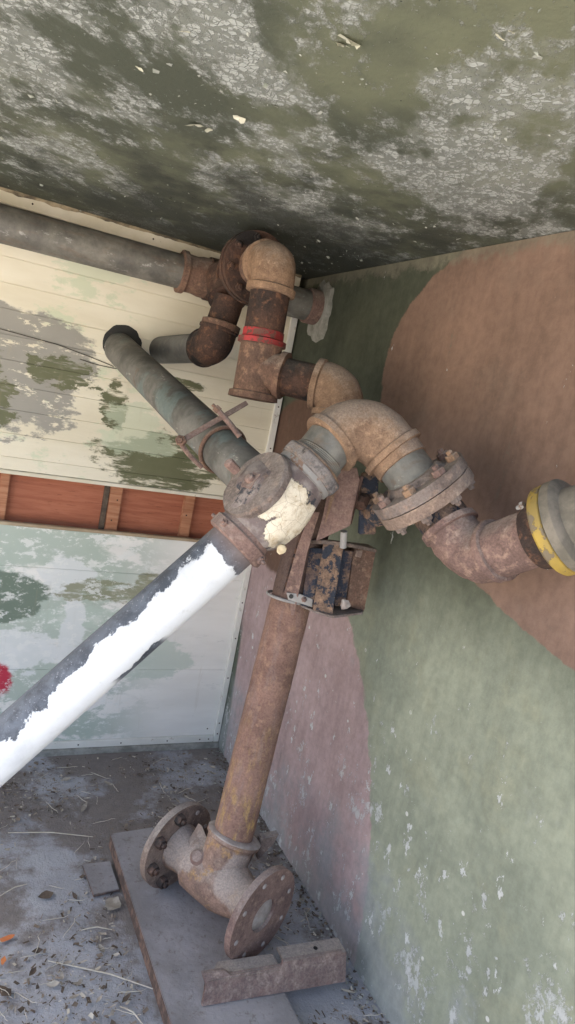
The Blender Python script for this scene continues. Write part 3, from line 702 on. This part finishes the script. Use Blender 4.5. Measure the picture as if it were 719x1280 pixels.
def foot_extra(g, col):
    f = g.sm(g.noise(22, 8, .7), .54, .62)
    col = g.mix(g.m('MULTIPLY', f, .6), col, (.36, .22, .09))
    n = g.N.new('ShaderNodeVectorMath'); n.operation = 'DISTANCE'; g.L.new(g.P, n.inputs[0]); n.inputs[1].default_value = tuple(FR - ta * .06 + Vector((-.02, 0, .05)))
    d = g.sm(g.m('ADD', n.outputs['Value'], g.m('MULTIPLY', g.m('SUBTRACT', g.noise(20, 6, .6), .5), .05)), .062, .074, 1, 0)
    n = g.N.new('ShaderNodeVectorMath'); n.operation = 'DISTANCE'; g.L.new(g.P, n.inputs[0]); n.inputs[1].default_value = tuple(FL + ta * .05 + Vector((-.01, -.02, .04)))
    d2 = g.sm(g.m('ADD', n.outputs['Value'], g.m('MULTIPLY', g.m('SUBTRACT', g.noise(20, 6, .6), .5), .06)), .07, .085, 1, 0)
    return g.mix(g.m('MULTIPLY', g.m('MAXIMUM', d, d2), .65), col, (.34, .29, .255))
M['foot'] = rust('foot_tee_casting', (.24, .155, .12), (.15, .10, .08), (.31, .20, .14), .45, extra=foot_extra)
ft = part('foot_tee', b, M['foot'], rs)
rc = TC + (RF - TC).normalized() * .118
b = B(); lathe(b, rc, (RF - TC), [(0, .060), (.001, .0775), (.005, .080), (.009, .074), (.012, .060)], 48, .005); part('collar', b, M['hole_dust'], rs, label='pale dusty ring where the riser enters its foot')
b = B(); q = rc + Vector((.076, -.02, .0)); prism(b, [q, q + Vector((.055, -.008, .012)), q + Vector((.040, -.01, -.022)), q + Vector((.0, -.01, -.065))], (0, .022, 0)); bev(b, .003); part('lug', b, M['rust_dusty'], rs)
b = B(); q = TC - ta * .062 + Vector((-.030, -.035, .052)); lathe(b, q, Vector((-.55, -.45, .65)), [(-.01, .024), (.012, .022), (.020, .014)], 18, .002); part('boss', b, M['rust_mauve'], rs)
b = B(); prism(b, [TC - ta * .070 + Vector((-.045, -.02, .02)), TC - ta * .075 + Vector((0, 0, .085)), TC - ta * .105 + Vector((0, 0, .112)), TC - ta * .115 + Vector((-.02, -.01, .05))], ta * .018); bev(b, .003); part('rib', b, M['rust_dusty'], rs)
b = B(); flange_mesh(b, FR - ta * .008, ta, .127, .045, .020, 8, .0075, .104, .25); fR = part('flange', b, M['rust_mauve'], rs, label='open round flange facing the viewer')
u, v = frame(ta)
for k in range(8):
    a = .25 + 2 * pi * k / 8
    b = B(); lathe(b, FR - ta * .004 + (u * cos(a) + v * sin(a)) * .104, ta, [(0, .0072), (.017, .0072), (.019, .004)], 12); part('bolt', b, M['hole_dust'], fR)
b = B(); lathe(b, FR - ta * .008, ta, [(0, .0445), (.010, .0445), (.011, .043)], 30); part('bore_dust', b, M['hole_dust'], fR)
b = B(); flange_mesh(b, FL - ta * .014, ta, .127, .045, .022, 8, .0075, .104, .25); fL = part('flange', b, M['rust_dusty'], rs, label='rear flange with dark bolts')
for k in range(8):
    a = .25 + 2 * pi * k / 8; p = FL + ta * .008 + (u * cos(a) + v * sin(a)) * .104
    b = B()
    if k in (0, 1, 7, 6):
        hexbolt(b, p, ta, .017, .020); part('bolt', b, M['rust_dark'], fL)
    else:
        lathe(b, p - ta * .006, ta, [(0, .0072), (.008, .0072), (.010, .004)], 12); part('bolt', b, M['hole_dust'], fL)
# thin clamp ring on the riser
rz = lambda z: RE + rd * ((RE.z - z) / -rd.z)
b = B(); c_ = rz(.985); u, v = frame(rd)
pts = [c_ + (u * cos(a) + v * sin(a)) * .0635 for a in [2 * pi * k / 40 for k in range(41)]]
sweep(b, pts, .0042, 8, False); part('wire_ring', b, M['bare'], rs)

# ------------------------------------------------------------------ steel plate and angle iron on the floor
b = B(); prism(b, [(-.580, -.585, .005), (-.262, -.560, .005), (-.262, -1.62, .005), (-.560, -1.62, .005)], (0, 0, .045)); bev(b, .002)
t = part('steel_plate', b, M['plate'], smooth=30, loc=(-.42, -1.1, 0)); tag(t, 'long dusty steel plate with rusty edge under the riser foot', 'steel plate')
b = B(); prism(b, [(-.535, -.780, .004), (-.604, -.795, .004), (-.628, -.700, .004), (-.59, -.690, .004)], (0, 0, .018)); b.free()
b = B(); prism(b, [at(100, 1068, 2.29) * 1, at(128, 1060, 2.30), at(144, 1098, 2.22), at(112, 1105, 2.2)], (0, 0, .02))
for v_ in b.verts: v_.co.z = .022 if v_.index >= 4 else .003
b.free()
b = B(); prism(b, [(-.675, -.665, .004), (-.590, -.665, .004), (-.585, -.790, .004), (-.662, -.800, .004)], (0, 0, .009)); bev(b, .0015)
t = part('small_slab', b, M['plate'], smooth=30, loc=(-.63, -.73, 0)); tag(t, 'small flat grey slab on the floor beside the steel plate', 'slab')
ai = thing('angle_iron', 'rusty length of angle iron laid across the steel plate to the wall', 'angle iron', (-.27, -1.24, .05))
b = B()
pf = [(-.484, .052), (-.088, .052), (-.084, .116), (-.104, .120), (-.268, .118), (-.272, .106), (-.41, .104), (-.430, .118), (-.487, .118), (-.474, .092)]
AY = lambda x, z: -1.262 - .058 * (x + .484) + (z - .052) * .45
prism(b, [(x, AY(x, z), z) for x, z in pf], (0, .010, 0)); bev(b, .0015); part('upright_leg', b, M['rust_mauve'], ai)
b = B(); prism(b, [(-.470, AY(-.47, .1), .097), (-.276, AY(-.276, .1), .097), (-.278, -1.200, .097), (-.43, -1.192, .097)], (0, 0, .006)); bev(b, .0012); part('flat_leg', b, M['rust_dusty'], ai)
b = B(); prism(b, [(-.268, AY(-.268, .116), .112), (-.086, AY(-.086, .116), .112), (-.084, -1.206, .112), (-.268, -1.198, .112)], (0, 0, .006)); bev(b, .0012); part('flat_leg', b, M['rust_dusty'], ai)
b = B(); lathe(b, (-.165, -1.226, .1182), (0, 0, 1), [(0, .006), (.0008, .006)], 14); part('bolt_hole_shade', b, M['black'], ai)  # black disc on the leg, dark of a hole put into its colour

# ------------------------------------------------------------------ near pipework: inlet, valve, elbows
nw = thing('valve_pipework', 'near pipe run with grey inlet, cream blotched valve, white painted pipe and yellow flange ring', 'pipework', at(345, 625, 1.5))
VC = at(346, 628, 1.51)
IW = Vector((-.677, .06, 1.598))
idr = (VC - IW).normalized()
b = B(); sweep(b, [IW.lerp(VC, i / 12) for i in range(13)], PR * 1.0, 48); part('inlet_pipe', b, M['inlet'], nw, label='long weathered grey pipe slanting out of the boards')
A_ = at(296, 677, 1.50); Bc = at(386, 588, 1.53); va = (Bc - A_).normalized(); vl = (Bc - A_).length
b = B(); lathe(b, A_, va, [(.018, .060), (.030, .062), (.045, .070), (.075, .080), (.11, .084), (.15, .080), (vl - .035, .068), (vl - .02, .062), (vl - .01, .060)], 56, .005)
towards = -CF
side = va.cross(towards).normalized()       # in the picture plane, across the run
if side.dot(-CD) < 0: side = -side
lathe(b, VC + towards * .01, -idr, [(0, .078), (.065, .074), (.085, .066), (.088, .058)], 48, .004)
part('valve_body', b, M['body'], nw)
def hexcollar(p, d, r, th, n, name, m_, rot=0):
    b = B(); lathe(b, p, d, [(0, r * .93), (.004, r), (th - .004, r), (th, r * .93)], n, 0.)
    return b
b = hexcollar(A_ - va * .012, va, .0735, .034, 48, 'c', None); lathe(b, A_ + va * .018, va, [(0, .068), (.014, .064)], 40, .001); part('collar', b, M['rust_mauve'], nw)
u, v = frame(va)
for k, a in enumerate((.6, 3.9, 5.2)):
    b = B(); hexbolt(b, A_ + va * .006 + (u * cos(a) + v * sin(a)) * .072, (u * cos(a) + v * sin(a)), .009, .008); part('lug', b, M['rust_mauve'], nw)
b = hexcollar(Bc - va * .010, va, .081, .030, 8, 'c', None); bev(b, .002); part('octagon_nut', b, M['nut'], nw)
b = B(); lathe(b, Bc - va * .024, va, [(0, .064), (.003, .071), (.014, .071)], 40, .001); part('collar', b, M['bare'], nw)
b = B(); lathe(b, Bc + va * .018, va, [(0, .070), (.007, .068), (.008, .06)], 40, .001); part('ring', b, M['rust_orange'], nw)
# round cover plate facing up and left, with square bolt
cn = (side * .80 + towards * .58).normalized()
cc = at(316, 602, 1.475) - cn * .012
b = B(); lathe(b, cc - cn * .05, cn, [(0, .052), (.035, .060), (.038, .086), (.054, .087), (.060, .083), (.061, .03)], 56, .0025); part('cover_plate', b, M['scale_grey'], nw)
cb = cc + cn * .0125
b = B(); u, v = frame(cn); cb = cc + cn * .009; q = [cb + u * .021 * sx + v * .021 * sy for sx, sy in ((-1, -1), (1, -1), (1, 1), (-1, 1))]; prism(b, q, cn * .011); bev(b, .002)
lathe(b, cb + cn * .006, cn, [(0, .012), (.012, .012), (.016, .007)], 14, .001); part('cover_bolt', b, M['rust_mauve'], nw)
for px, py, t_ in ((296, 588, 1.47), (352, 686, 1.44)):
    b = B(); lathe(b, at(px, py, t_ + .03), towards if py > 600 else cn, [(0, .011), (.03, .012), (.033, .008)], 9, .006); part('plug', b, M['cream_lump'] if py > 600 else M['rust_mauve'], nw)
# white painted pipe
W0 = A_ - va * .005
wdir = (at(0, 939, 1.43) - W0).normalized(); W2 = W0 + wdir * ((W0.z + .02) / -wdir.z)
b = B(); sweep(b, [W0.lerp(W2, i / 16) for i in range(17)], .0575, 56); part('white_pipe', b, M['white_pipe'], nw, label='slanting pipe half covered in peeling white paint')
# nipple, elbow, nipple
E0 = at(411, 556, 1.545); EK = at(454, 521, 1.575); E1 = at(494, 569, 1.555)
nd = (E0 - Bc).normalized()
b = B(); prof = [(0, .0585)]
for k in range(5): prof += [(.022 + k * .004, .0585), (.024 + k * .004, .0600)]
prof += [(.044, .0570), (.085, .0570)]
lathe(b, Bc, nd, prof, 48); part('nipple', b, M['galv_blue'], nw, label='blue grey threaded nipple beside the valve')
b = B(); fitting_elbow(b, E0 + (EK - E0).normalized() * .018, EK, E1 + (EK - E1).normalized() * .018, .0685, .018, .006, .0025); part('elbow', b, M['rust_orange'], nw, label='large orange brown elbow')
fd = (at(556, 650, 1.50) - E1).normalized()
b = B(); lathe(b, E1, fd, [(0, .064), (.030, .063), (.031, .060)], 40, .001); part('ring', b, M['rust_orange'], nw)
b = B(); lathe(b, E1 + fd * .025, fd, [(0, .058), (.075, .058)], 48); part('nipple', b, M['galv_blue'], nw)
# flange pair
FA = at(521, 603, 1.525)
fn = (fd + CF * .42).normalized()
b = B(); lathe(b, FA - fn * .018, fn, [(0, .064), (.012, .074), (.018, .078)], 44, .006); part('hub', b, M['scale_grey'], nw)
b = B(); flange_mesh(b, FA - fn * .004, fn, .115, .05, .026, 8, .008, .096, .35); f1 = part('flange', b, M['scale_grey'], nw)
b = B(); flange_mesh(b, FA + fn * .0245, fn, .114, .05, .027, 8, .008, .096, .35); f2 = part('flange', b, M['rust_dusty'], nw)
u, v = frame(fn)
for k in range(8):
    a = .35 + 2 * pi * k / 8; o_ = (u * cos(a) + v * sin(a)) * .096
    b = B(); hexbolt(b, FA - fn * .004 + o_, -fn, .0155, .014, rot=k); part('bolt', b, M['rust_mauve'] if k % 2 else M['rust_orange'], f1)
    b = B(); hexbolt(b, FA + fn * .0515 + o_, fn, .0145, .013); part('nut', b, M['scale_grey'], f2)
G0 = FA + fn * .051
H0 = at(566, 664, 1.485); HK = at(590, 700, 1.455); H1 = at(616, 690, 1.41)
gd = (H0 - G0).normalized()
b = B(); lathe(b, G0, gd, [(0, .056), (.5 * (H0 - G0).length, .057), ((H0 - G0).length, .057)], 44, .0015); part('nipple', b, M['rust_blue'], nw)
b = B(); fitting_elbow(b, H0, HK, H1, .058, .018, .008, .0045); part('elbow', b, M['rust_mauve'], nw, label='lower rusty elbow turning along the painted wall')
J1 = at(676, 669, 1.325); jd = (J1 - H1).normalized()
b = B(); lathe(b, H1 + jd * .01, jd, [(0, .058), ((J1 - H1).length, .058)], 44, .004); part('nipple', b, M['rust_mauve'], nw)
K1 = at(730, 651, 1.26); kd = (K1 - J1).normalized()
b = B(); lathe(b, J1 - kd * .012, kd, [(0, .056), (.003, .066), (.020, .070), (.040, .072), (.045, .070)], 48, .001); part('hub', b, M['rust_dark'], nw)
kn = (kd + CF * .10).normalized()
Y0 = J1 + kd * .022
b = B(); lathe(b, Y0, kn, [(0, .070), (.002, .087), (.006, .090), (.024, .090), (.026, .088)], 56, .0008); part('flange', b, M['yellow'], nw, label='yellow painted flange ring')
b = B(); lathe(b, Y0 + kn * .0265, kn, [(0, .086), (.002, .091), (.020, .091), (.026, .084), (.030, .070), (.06, .066)], 56, .001); part('flange', b, M['band_grey'], nw)
b = B(); sweep(b, [Y0 + kn * .06, Y0 + kn * .55], .057, 44); part('pipe', b, M['rust_mauve'], nw)
b = B(); u, v = frame(kn); hexbolt(b, Y0 + side * .072, -kn, .009, .008); part('bolt', b, M['bare'], nw)
# flat black disc on the boards: painted dark of the hole round the inlet pipe
b = B(); u, v = frame(Vector((0, 1, 0)))
ring = [(.070 + .006 * noise.noise(Vector((cos(a) * 3, sin(a) * 3, 0))), a) for a in [2 * pi * k / 40 for k in range(40)]]
prism(b, [Vector((-.664, -.0015, 1.600)) + Vector((r * cos(a), 0, r * 1.02 * sin(a))) for r, a in ring], (0, .0012, 0))
t = part('pipe_hole_shade', b, M['black'], up_, smooth=0)

# ------------------------------------------------------------------ clamp on the inlet pipe
cl = thing('pipe_clamp', 'rusty flat bar and hooked rod clamped across the slanting grey pipe', 'clamp', at(262, 530, 1.62))
b = B(); p0, p1 = at(223, 553, 1.63), at(309, 503, 1.72); dd = (p1 - p0).normalized(); w_ = dd.cross(towards).normalized()
prism(b, [p0 - w_ * .007, p1 - w_ * .006, p1 + w_ * .006, p0 + w_ * .007], -towards * .006); bev(b, .001); part('flat_bar', b, M['rust_mauve'], cl)
b = B(); hexbolt(b, at(227, 551, 1.63), towards, .014, .014); part('nut', b, M['rust'], cl)
b = B(); hexbolt(b, at(274, 514, 1.66), (side + towards * .3), .010, .014); part('nut', b, M['rust'], cl)
ci = IW + idr * ((at(262, 545, 1.70) - IW).dot(idr)); u, v = frame(idr)
b = B(); sweep(b, [ci + (u * cos(a) + v * sin(a)) * .062 for a in [2 * pi * k / 40 for k in range(41)]], .0055, 8, False); part('ring_rod', b, M['rust'], cl)
b = B(); sweep(b, [at(272, 512, 1.66), at(288, 530, 1.645), at(300, 546, 1.65)], .007, 10); part('bolt_rod', b, M['rust_mauve'], cl)
b = B(); sweep(b, [at(225, 553, 1.635), at(236, 568, 1.65), at(252, 584, 1.68)], .006, 10); part('bolt_rod', b, M['rust_mauve'], cl)

# ------------------------------------------------------------------ bracket and slatted cage beside the riser
bk_ = thing('iron_bracket', 'rusty brown angle bracket standing between the riser and the valve', 'bracket', at(395, 690, 1.78))
b = B(); prism(b, [at(346, 773, 1.86), at(368, 769, 1.84), at(384, 691, 1.80), at(400, 640, 1.76), at(388, 640, 1.78), at(373, 680, 1.82)], CF * .008); bev(b, .0015); part('upright', b, M['rust_mauve'], bk_)
b = B(); prism(b, [at(346, 773, 1.862), at(373, 680, 1.822), at(388, 640, 1.782), at(386, 640, 1.83), at(371, 680, 1.87), at(344, 773, 1.91)], CR * -.004); part('upright_flange', b, M['rust_dark'], bk_)
b = B(); prism(b, [at(395, 677, 1.72), at(438, 657, 1.70), at(450, 600, 1.70), at(446, 584, 1.70), at(415, 590, 1.72), at(404, 645, 1.72)], CF * .010); bev(b, .0015); part('plate', b, M['rust_mauve'], bk_)
b = B(); prism(b, [at(440, 656, 1.705), at(441, 640, 1.69), at(455, 596, 1.69), at(450, 594, 1.705)], CF * .03); bev(b, .0015); part('plate_edge', b, M['rust_mauve'], bk_)
b = B(); prism(b, [at(406, 655, 1.705), at(412, 640, 1.70), at(424, 600, 1.70), at(418, 600, 1.705)], CF * .006); part('orange_strip', b, M['rust_orange'], bk_)
b = B(); sweep(b, [at(430, 664, 1.75), at(429, 684, 1.77)], .009, 14); part('bolt', b, M['bare'], bk_)
cg = thing('slatted_cage', 'box of upright iron slats flaked with dark blue paint beside the riser', 'cage', at(412, 770, 1.85))
cz = lambda x, y, t: at(320 + x / 3.994, 640 + y / 3.994, t)
def slat(tl, tr, brr, bl, t, m_, th=.006, tt=0.):
    b = B(); prism(b, [cz(*tl, t), cz(*tr, t + tt), cz(*brr, t + tt - .01), cz(*bl, t - .01)], CF * th); bev(b, .0012); part('slat', b, M[m_], cg)
slat((268, 180), (334, 182), (285, 478), (226, 468), 1.835, 'blue', tt=-.015)
slat((336, 158), (438, 165), (382, 518), (284, 490), 1.805, 'rust_blue')
slat((430, 190), (486, 195), (446, 470), (392, 470), 1.840, 'blue', tt=.01)
slat((490, 180), (600, 186), (540, 494), (450, 470), 1.855, 'rust', tt=.03)
b = B(); prism(b, [cz(222, 138, 1.86), cz(336, 140, 1.80), cz(440, 150, 1.80), cz(604, 186, 1.88), cz(560, 160, 1.97), cz(300, 130, 1.97)], CD * .010 ); bev(b, .0015); part('top_plate', b, M['scale_grey'], cg)
b = B(); prism(b, [cz(222, 462, 1.83), cz(300, 495, 1.79), cz(384, 520, 1.785), cz(532, 500, 1.83), cz(545, 470, 1.95), cz(240, 440, 1.95)], CD * .006); bev(b, .001); part('bottom_plate', b, M['scale_grey'], cg)
b = B(); prism(b, [cz(258, 480, 1.96), cz(268, 170, 1.98), cz(560, 180, 1.98), cz(520, 480, 1.96)], CF * .006); part('back_plate', b, M['rust_dark'], cg)
b = B(); prism(b, [cz(152, 402, 1.835), cz(222, 410, 1.83), cz(284, 436, 1.81), cz(280, 476, 1.81), cz(215, 452, 1.83), cz(162, 440, 1.835)], CF * .005); bev(b, .001); part('tab', b, M['bare'], cg)
b = B(); lathe(b, cz(176, 421, 1.833), towards, [(0, .006), (.003, .006)], 12); part('bolt_hole_shade', b, M['black'], cg)  # black disc on the tab painting the shade inside a hole
b = B(); hexbolt(b, cz(240, 436, 1.818), towards, .008, .006); part('bolt', b, M['rust_mauve'], cg)
b = B(); lathe(b, cz(440, 466, 1.80), towards + CR * .5, [(0, .011), (.008, .012), (.013, .004)], 6, .016); part('white_lump', b, M['hole_dust'], cg)
b = B(); prism(b, [cz(500, 190, 1.84), cz(532, 192, 1.84), cz(524, 228, 1.84), cz(494, 222, 1.84)], towards * .006); bev(b, .001); part('catch', b, M['rust_dusty'], cg)
# dark blue clamp hanging behind the flange
dc = thing('pipe_support', 'dark blue painted iron support half hidden behind the near flange', 'support', at(462, 640, 1.70))
b = B(); prism(b, [at(452, 590, 1.72), at(474, 592, 1.72), at(470, 668, 1.72), at(448, 668, 1.72)], CF * .02); bev(b, .003); part('strap', b, M['blue'], dc)
b = B(); lathe(b, at(468, 640, 1.76), -towards * -1, [(0, .034), (.05, .036), (.06, .028), (.085, .02)], 20, .006); part('knob', b, M['rust_blue'], dc)
b = B(); lathe(b, at(450, 628, 1.73), (CR * .6 - CF * .8), [(0, .022), (.02, .022), (.03, .015)], 8, .002); part('nut', b, M['rust_dark'], dc)

# ------------------------------------------------------------------ wires on the boards
def on_back(px, py, off=-.004):
    d = CR * ((px - 359.5) / F) + CD * ((py - 640) / F) + CF; t_ = (off - CP.y) / d.y; return CP + d * t_
for nm, pl, lab in ((0, [(-260, 345), (-60, 398), (0, 411), (70, 430), (110, 445), (142, 458)], 'upper of two thin dark wires running across the boards to the pipe hole'),
                    (1, [(100, 449), (118, 455), (140, 460), (165, 463), (200, 470)], 'short lower dark wire drooping past the pipe hole on the boards')):
    b = B(); sweep(b, [on_back(*p) for p in pl], .0014, 6); t = part('wire', b, M['wire'], loc=tuple(on_back(*pl[2]))); tag(t, lab, 'wire')

# ------------------------------------------------------------------ curled paint flakes on the ceiling
def flake(px, py, s, lab, seed):
    d = CR * ((px - 359.5) / F) + CD * ((py - 640) / F) + CF; t_ = (1.999 - CP.z) / d.z; c = CP + d * t_
    rnd = random.Random(seed); b = B(); n = 11; s *= .62; cen = b.verts.new(c + Vector((0, 0, -.001))); rg = []
    for k in range(n):
        a = 2 * pi * k / n; r = s * rnd.uniform(.45, 1.15)
        rg.append(b.verts.new(c + Vector((r * cos(a) * 1.3, r * sin(a) * .7, -.001 - max(0, cos(a + seed)) * s * .8 * rnd.uniform(.5, 1)))))
    for k in range(n): b.faces.new((cen, rg[k], rg[(k + 1) % n]))
    o = part('paint_flake', b, M['flake'], smooth=0, loc=tuple(c)); tag(o, lab, 'paint flake', 'peeling paint flakes on the ceiling')
for i, (px, py, s, lab) in enumerate(((440, 50, .026, 'largest curled paint flake near the top of the ceiling'), (428, 54, .015, 'small flake beside the largest curl on the ceiling'),
        (245, 155, .024, 'cream paint flake peeling in the middle left of the ceiling'), (262, 161, .014, 'narrow cream flake next to the middle left peeling one'),
        (300, 146, .016, 'white paint flake hanging near the ceiling centre'), (174, 84, .010, 'tiny flake at the upper left of the ceiling'),
        (624, 44, .012, 'brownish flake at the upper right of the ceiling'), (640, 38, .008, 'pale speck of paint beside the brownish ceiling flake'), (232, 38, .012, 'pale flake near the upper left ceiling edge'))):
    flake(px, py, s, lab, i + 1)

bm = B(); rf = random.Random(9)
for i in range(1500):
    p = Vector((rf.uniform(-2.0, -.03), rf.uniform(-2.0, -.04), 1.9992))
    if noise.noise(p * 3) < rf.uniform(-.3, .3): continue
    l = rf.choice((.0015, .002, .003, .005)) * rf.uniform(.6, 1.4); a = rf.uniform(0, 6.3); u = Vector((cos(a), sin(a), 0)) * l; v = Vector((-sin(a), cos(a), 0)) * l * rf.uniform(.4, 1)
    q = [bm.verts.new(p + w_) for w_ in (-u - v, u * rf.uniform(.3, 1) - v, u + v * .4 - Vector((0, 0, l * rf.uniform(.1, 1.1))), -u * .4 + v - Vector((0, 0, l * rf.uniform(0, .8))))]
    bm.faces.new(q)
o = part('flaking_paint', bm, M['flake_grey'], smooth=0); tag(o, 'tiny lifted grey paint scales all over the ceiling', 'paint scales', kind='stuff')

# ------------------------------------------------------------------ litter on the floor
rnd = random.Random(3)
def on_floor(px, py, z=.006):
    d = CR * ((px - 359.5) / F) + CD * ((py - 640) / F) + CF; t_ = (z - CP.z) / d.z; return CP + d * t_
def leaf_bm(s, seed, narrow=.55):
    r = random.Random(seed); b = B(); n = 7; L1, L2, MID = [], [], []
    for i in range(n):
        t_ = i / (n - 1); w = s * narrow * sin(pi * min(1, t_ * .96 + .02)) * r.uniform(.7, 1.1); x = (t_ - .5) * 2 * s
        z = .004 + s * .35 * (t_ - .5) ** 2 * 2 + s * .06 * r.random()
        MID.append(b.verts.new((x, 0, z))); L1.append(b.verts.new((x, w, z + w * .5 * r.random()))); L2.append(b.verts.new((x, -w, z + w * .6 * r.random())))
    for i in range(n - 1):
        b.faces.new((MID[i], MID[i + 1], L1[i + 1], L1[i])); b.faces.new((L2[i], L2[i + 1], MID[i + 1], MID[i]))
    return b
def blocked(p): return (-.60 < p.x < -.25 and -1.63 < p.y < -.56) or p.x > -.03 or p.y > -.05 or (-.5 < p.x < -.08 and -1.30 < p.y < -1.18)
leaves = []
for k, m_ in enumerate(('leaf', 'leaf', 'leaf_dark', 'leaf')):
    b = leaf_bm(.016, 10 + k, .35 + .12 * k); leaves.append(part('dry_leaf', b, M[m_], smooth=60))
first = [True] * 4; cnt = 0
spots = []
while len(spots) < 110:
    px, py = rnd.uniform(-40, 520), 938 + 380 * rnd.random() ** 1.2
    p = on_floor(px, py, .004)
    if blocked(p) or p.x < -1.25 or noise.noise(Vector((p.x * 3.2, p.y * 3.2, 4))) < rnd.uniform(-.4, .25): continue
    spots.append(p)
for p in spots:
    k = rnd.randrange(4)
    if first[k]: o = leaves[k]; first[k] = False
    else: o = leaves[k].copy(); COL.objects.link(o)
    o.location = p; o.rotation_euler = (rnd.uniform(-.3, .3), rnd.uniform(-.3, .3), rnd.uniform(0, 6.3)); s = rnd.uniform(.45, 1.15); o.scale = (s, s * rnd.uniform(.6, 1), s)
    dark = k == 2
    tag(o, 'small dark brown curled leaf lying on the dusty floor' if dark else 'small pale dry leaf lying on the dusty floor', 'leaf', 'dark leaves scattered on the floor' if dark else 'pale leaves scattered on the floor')
def big_leaf(px, py, s, m_, lab, seed, rz, narrow=.6, z=.006):
    b = leaf_bm(s, seed, narrow)
    for v_ in b.verts: v_.co.z = .002 + (v_.co.z - .004) * .5
    o = part('dry_leaf', b, M[m_], smooth=60); o.location = on_floor(px, py, z); o.rotation_euler = (0.1, 0, rz); tag(o, lab, 'leaf')
big_leaf(141, 1131, .030, 'leaf', 'largest pale crumpled leaf on the floor left of the steel plate', 41, .9, .8)
big_leaf(8, 1174, .022, 'leaf_orange', 'orange leaf at the left edge of the floor', 42, .3, .45)
big_leaf(4, 1202, .014, 'leaf_orange', 'small orange scrap below the orange leaf at the left', 43, 1.3, .5)
big_leaf(105, 1010, .034, 'leaf', 'long pale curled leaf on the floor near the boards', 44, 1.1, .3)
big_leaf(57, 1120, .022, 'leaf_dark', 'dark crumpled leaf among the litter at lower left', 45, .2, .8)
big_leaf(82, 975, .020, 'leaf', 'pale folded leaf on the floor just under the white pipe', 46, .4, .5)
big_leaf(135, 980, .020, 'leaf', 'pale leaf right of the folded leaf by the boards', 47, 2.2, .5)
big_leaf(5, 1240, .024, 'leaf_dark', 'dark leaf at the lower left corner of the floor', 48, 2.2, .6)
big_leaf(435, 1240, .020, 'straw', 'pale curved scrap on the floor right of the angle iron', 49, 2.6, .25)
straws = []
for k in range(3):
    r = random.Random(60 + k); b = B(); sweep(b, [Vector((-.045 + .015 * i, .004 * r.uniform(-1, 1) + .002 * (k - 1) * i, .004 + .003 * r.random())) for i in range(7)], [.0006, .0009, .0011, .0011, .001, .0009, .0005], 5)
    straws.append(part('straw', b, M['straw'], smooth=60))
first = [True] * 3; n_s = 0
while n_s < 80:
    p = on_floor(rnd.uniform(-40, 520), 945 + 360 * rnd.random(), .005)
    if blocked(p) or p.x < -1.25: continue
    k = rnd.randrange(3)
    if first[k]: o = straws[k]; first[k] = False
    else: o = straws[k].copy(); COL.objects.link(o)
    o.location = p; o.rotation_euler = (0, rnd.uniform(-.05, .05), rnd.gauss(.1, .9)); s = rnd.uniform(.25, .95); o.scale = (s, s, 1)
    tag(o, 'short dry straw lying on the dusty floor', 'straw', 'short straws scattered on the floor'); n_s += 1
for px0, py0, px1, py1, lab in ((60, 1201, 215, 1244, 'longest pale straw, on the floor left of the steel plate'), (10, 1041, 116, 1046, 'straight pale straw lying level near the boards'),
                                (150, 1258, 180, 1282, 'pale straw at the bottom edge beside the plate'), (100, 1163, 140, 1162, 'short straight straw below the small slab'), (0, 1120, 34, 1105, 'pale straw at the left edge of the floor')):
    a_, c_ = on_floor(px0, py0, .006), on_floor(px1, py1, .008); mid = (a_ + c_) / 2 + Vector((.004, .006, .004))
    b = B(); sweep(b, [a_, a_.lerp(mid, .5) + Vector((0, .001, 0)), mid, mid.lerp(c_, .5), c_], [.0012, .0017, .0017, .0015, .0008], 6); t = part('straw', b, M['straw'], loc=tuple(a_)); tag(t, lab, 'straw')
# fine uncountable litter
bm = B(); n_l = 0
while n_l < 9000:
    p = Vector((rnd.uniform(-1.25, -.02), -1.75 + 1.70 * rnd.random(), .004))
    if blocked(p): continue
    dn_ = noise.noise(Vector((p.x * 3.2, p.y * 3.2, 4))) + .25 * noise.noise(p * 11)
    if dn_ < rnd.uniform(-.35, .30): continue
    a = rnd.uniform(0, 6.3); l = rnd.choice((rnd.uniform(.001, .0045), rnd.uniform(.001, .003), rnd.uniform(.003, .010))); w_ = l * rnd.uniform(.1, .7); u = Vector((cos(a), sin(a), rnd.uniform(-.2, .2))) * l; v = Vector((-sin(a), cos(a), rnd.uniform(-.3, .5))) * w_
    p.z += .001 + l * .2
    f = bm.faces.new([bm.verts.new(p + q) for q in (-u * rnd.uniform(.4, 1) - v, u - v * rnd.uniform(-.4, .9), u * rnd.uniform(.2, 1) + v, -u + v * rnd.uniform(-.5, 1))]); f.material_index = rnd.choice((0, 1, 1, 1, 3, 3, 3, 2)); n_l += 1
o = part('leaf_litter', bm, M['leaf'], smooth=0); o.data.materials.append(M['leaf_dark']); o.data.materials.append(M['straw']); o.data.materials.append(M['leaf_mid']); tag(o, 'fine brown and pale litter of crumbs on the floor', 'litter', kind='stuff')
# dust and crumbs gathered along the foot of the wall
bm = B()
for i in range(900):
    p = Vector((-.004 - abs(rnd.gauss(0, .035)), rnd.uniform(-1.6, -.05), .004)); l = rnd.uniform(.0015, .006); a = rnd.uniform(0, 6.3)
    u = Vector((cos(a), sin(a), .1)) * l; v = Vector((-sin(a), cos(a), .4)) * l * .6; p.z += l * .4
    f = bm.faces.new([bm.verts.new(p + q) for q in (-u - v, u - v, u + v, -u + v)]); f.material_index = rnd.choice((0, 1))
o = part('wall_foot_crumbs', bm, M['leaf_dark'], smooth=0); o.data.materials.append(M['mortar']); tag(o, 'plaster crumbs along the foot of the painted wall', 'crumbs', kind='stuff')
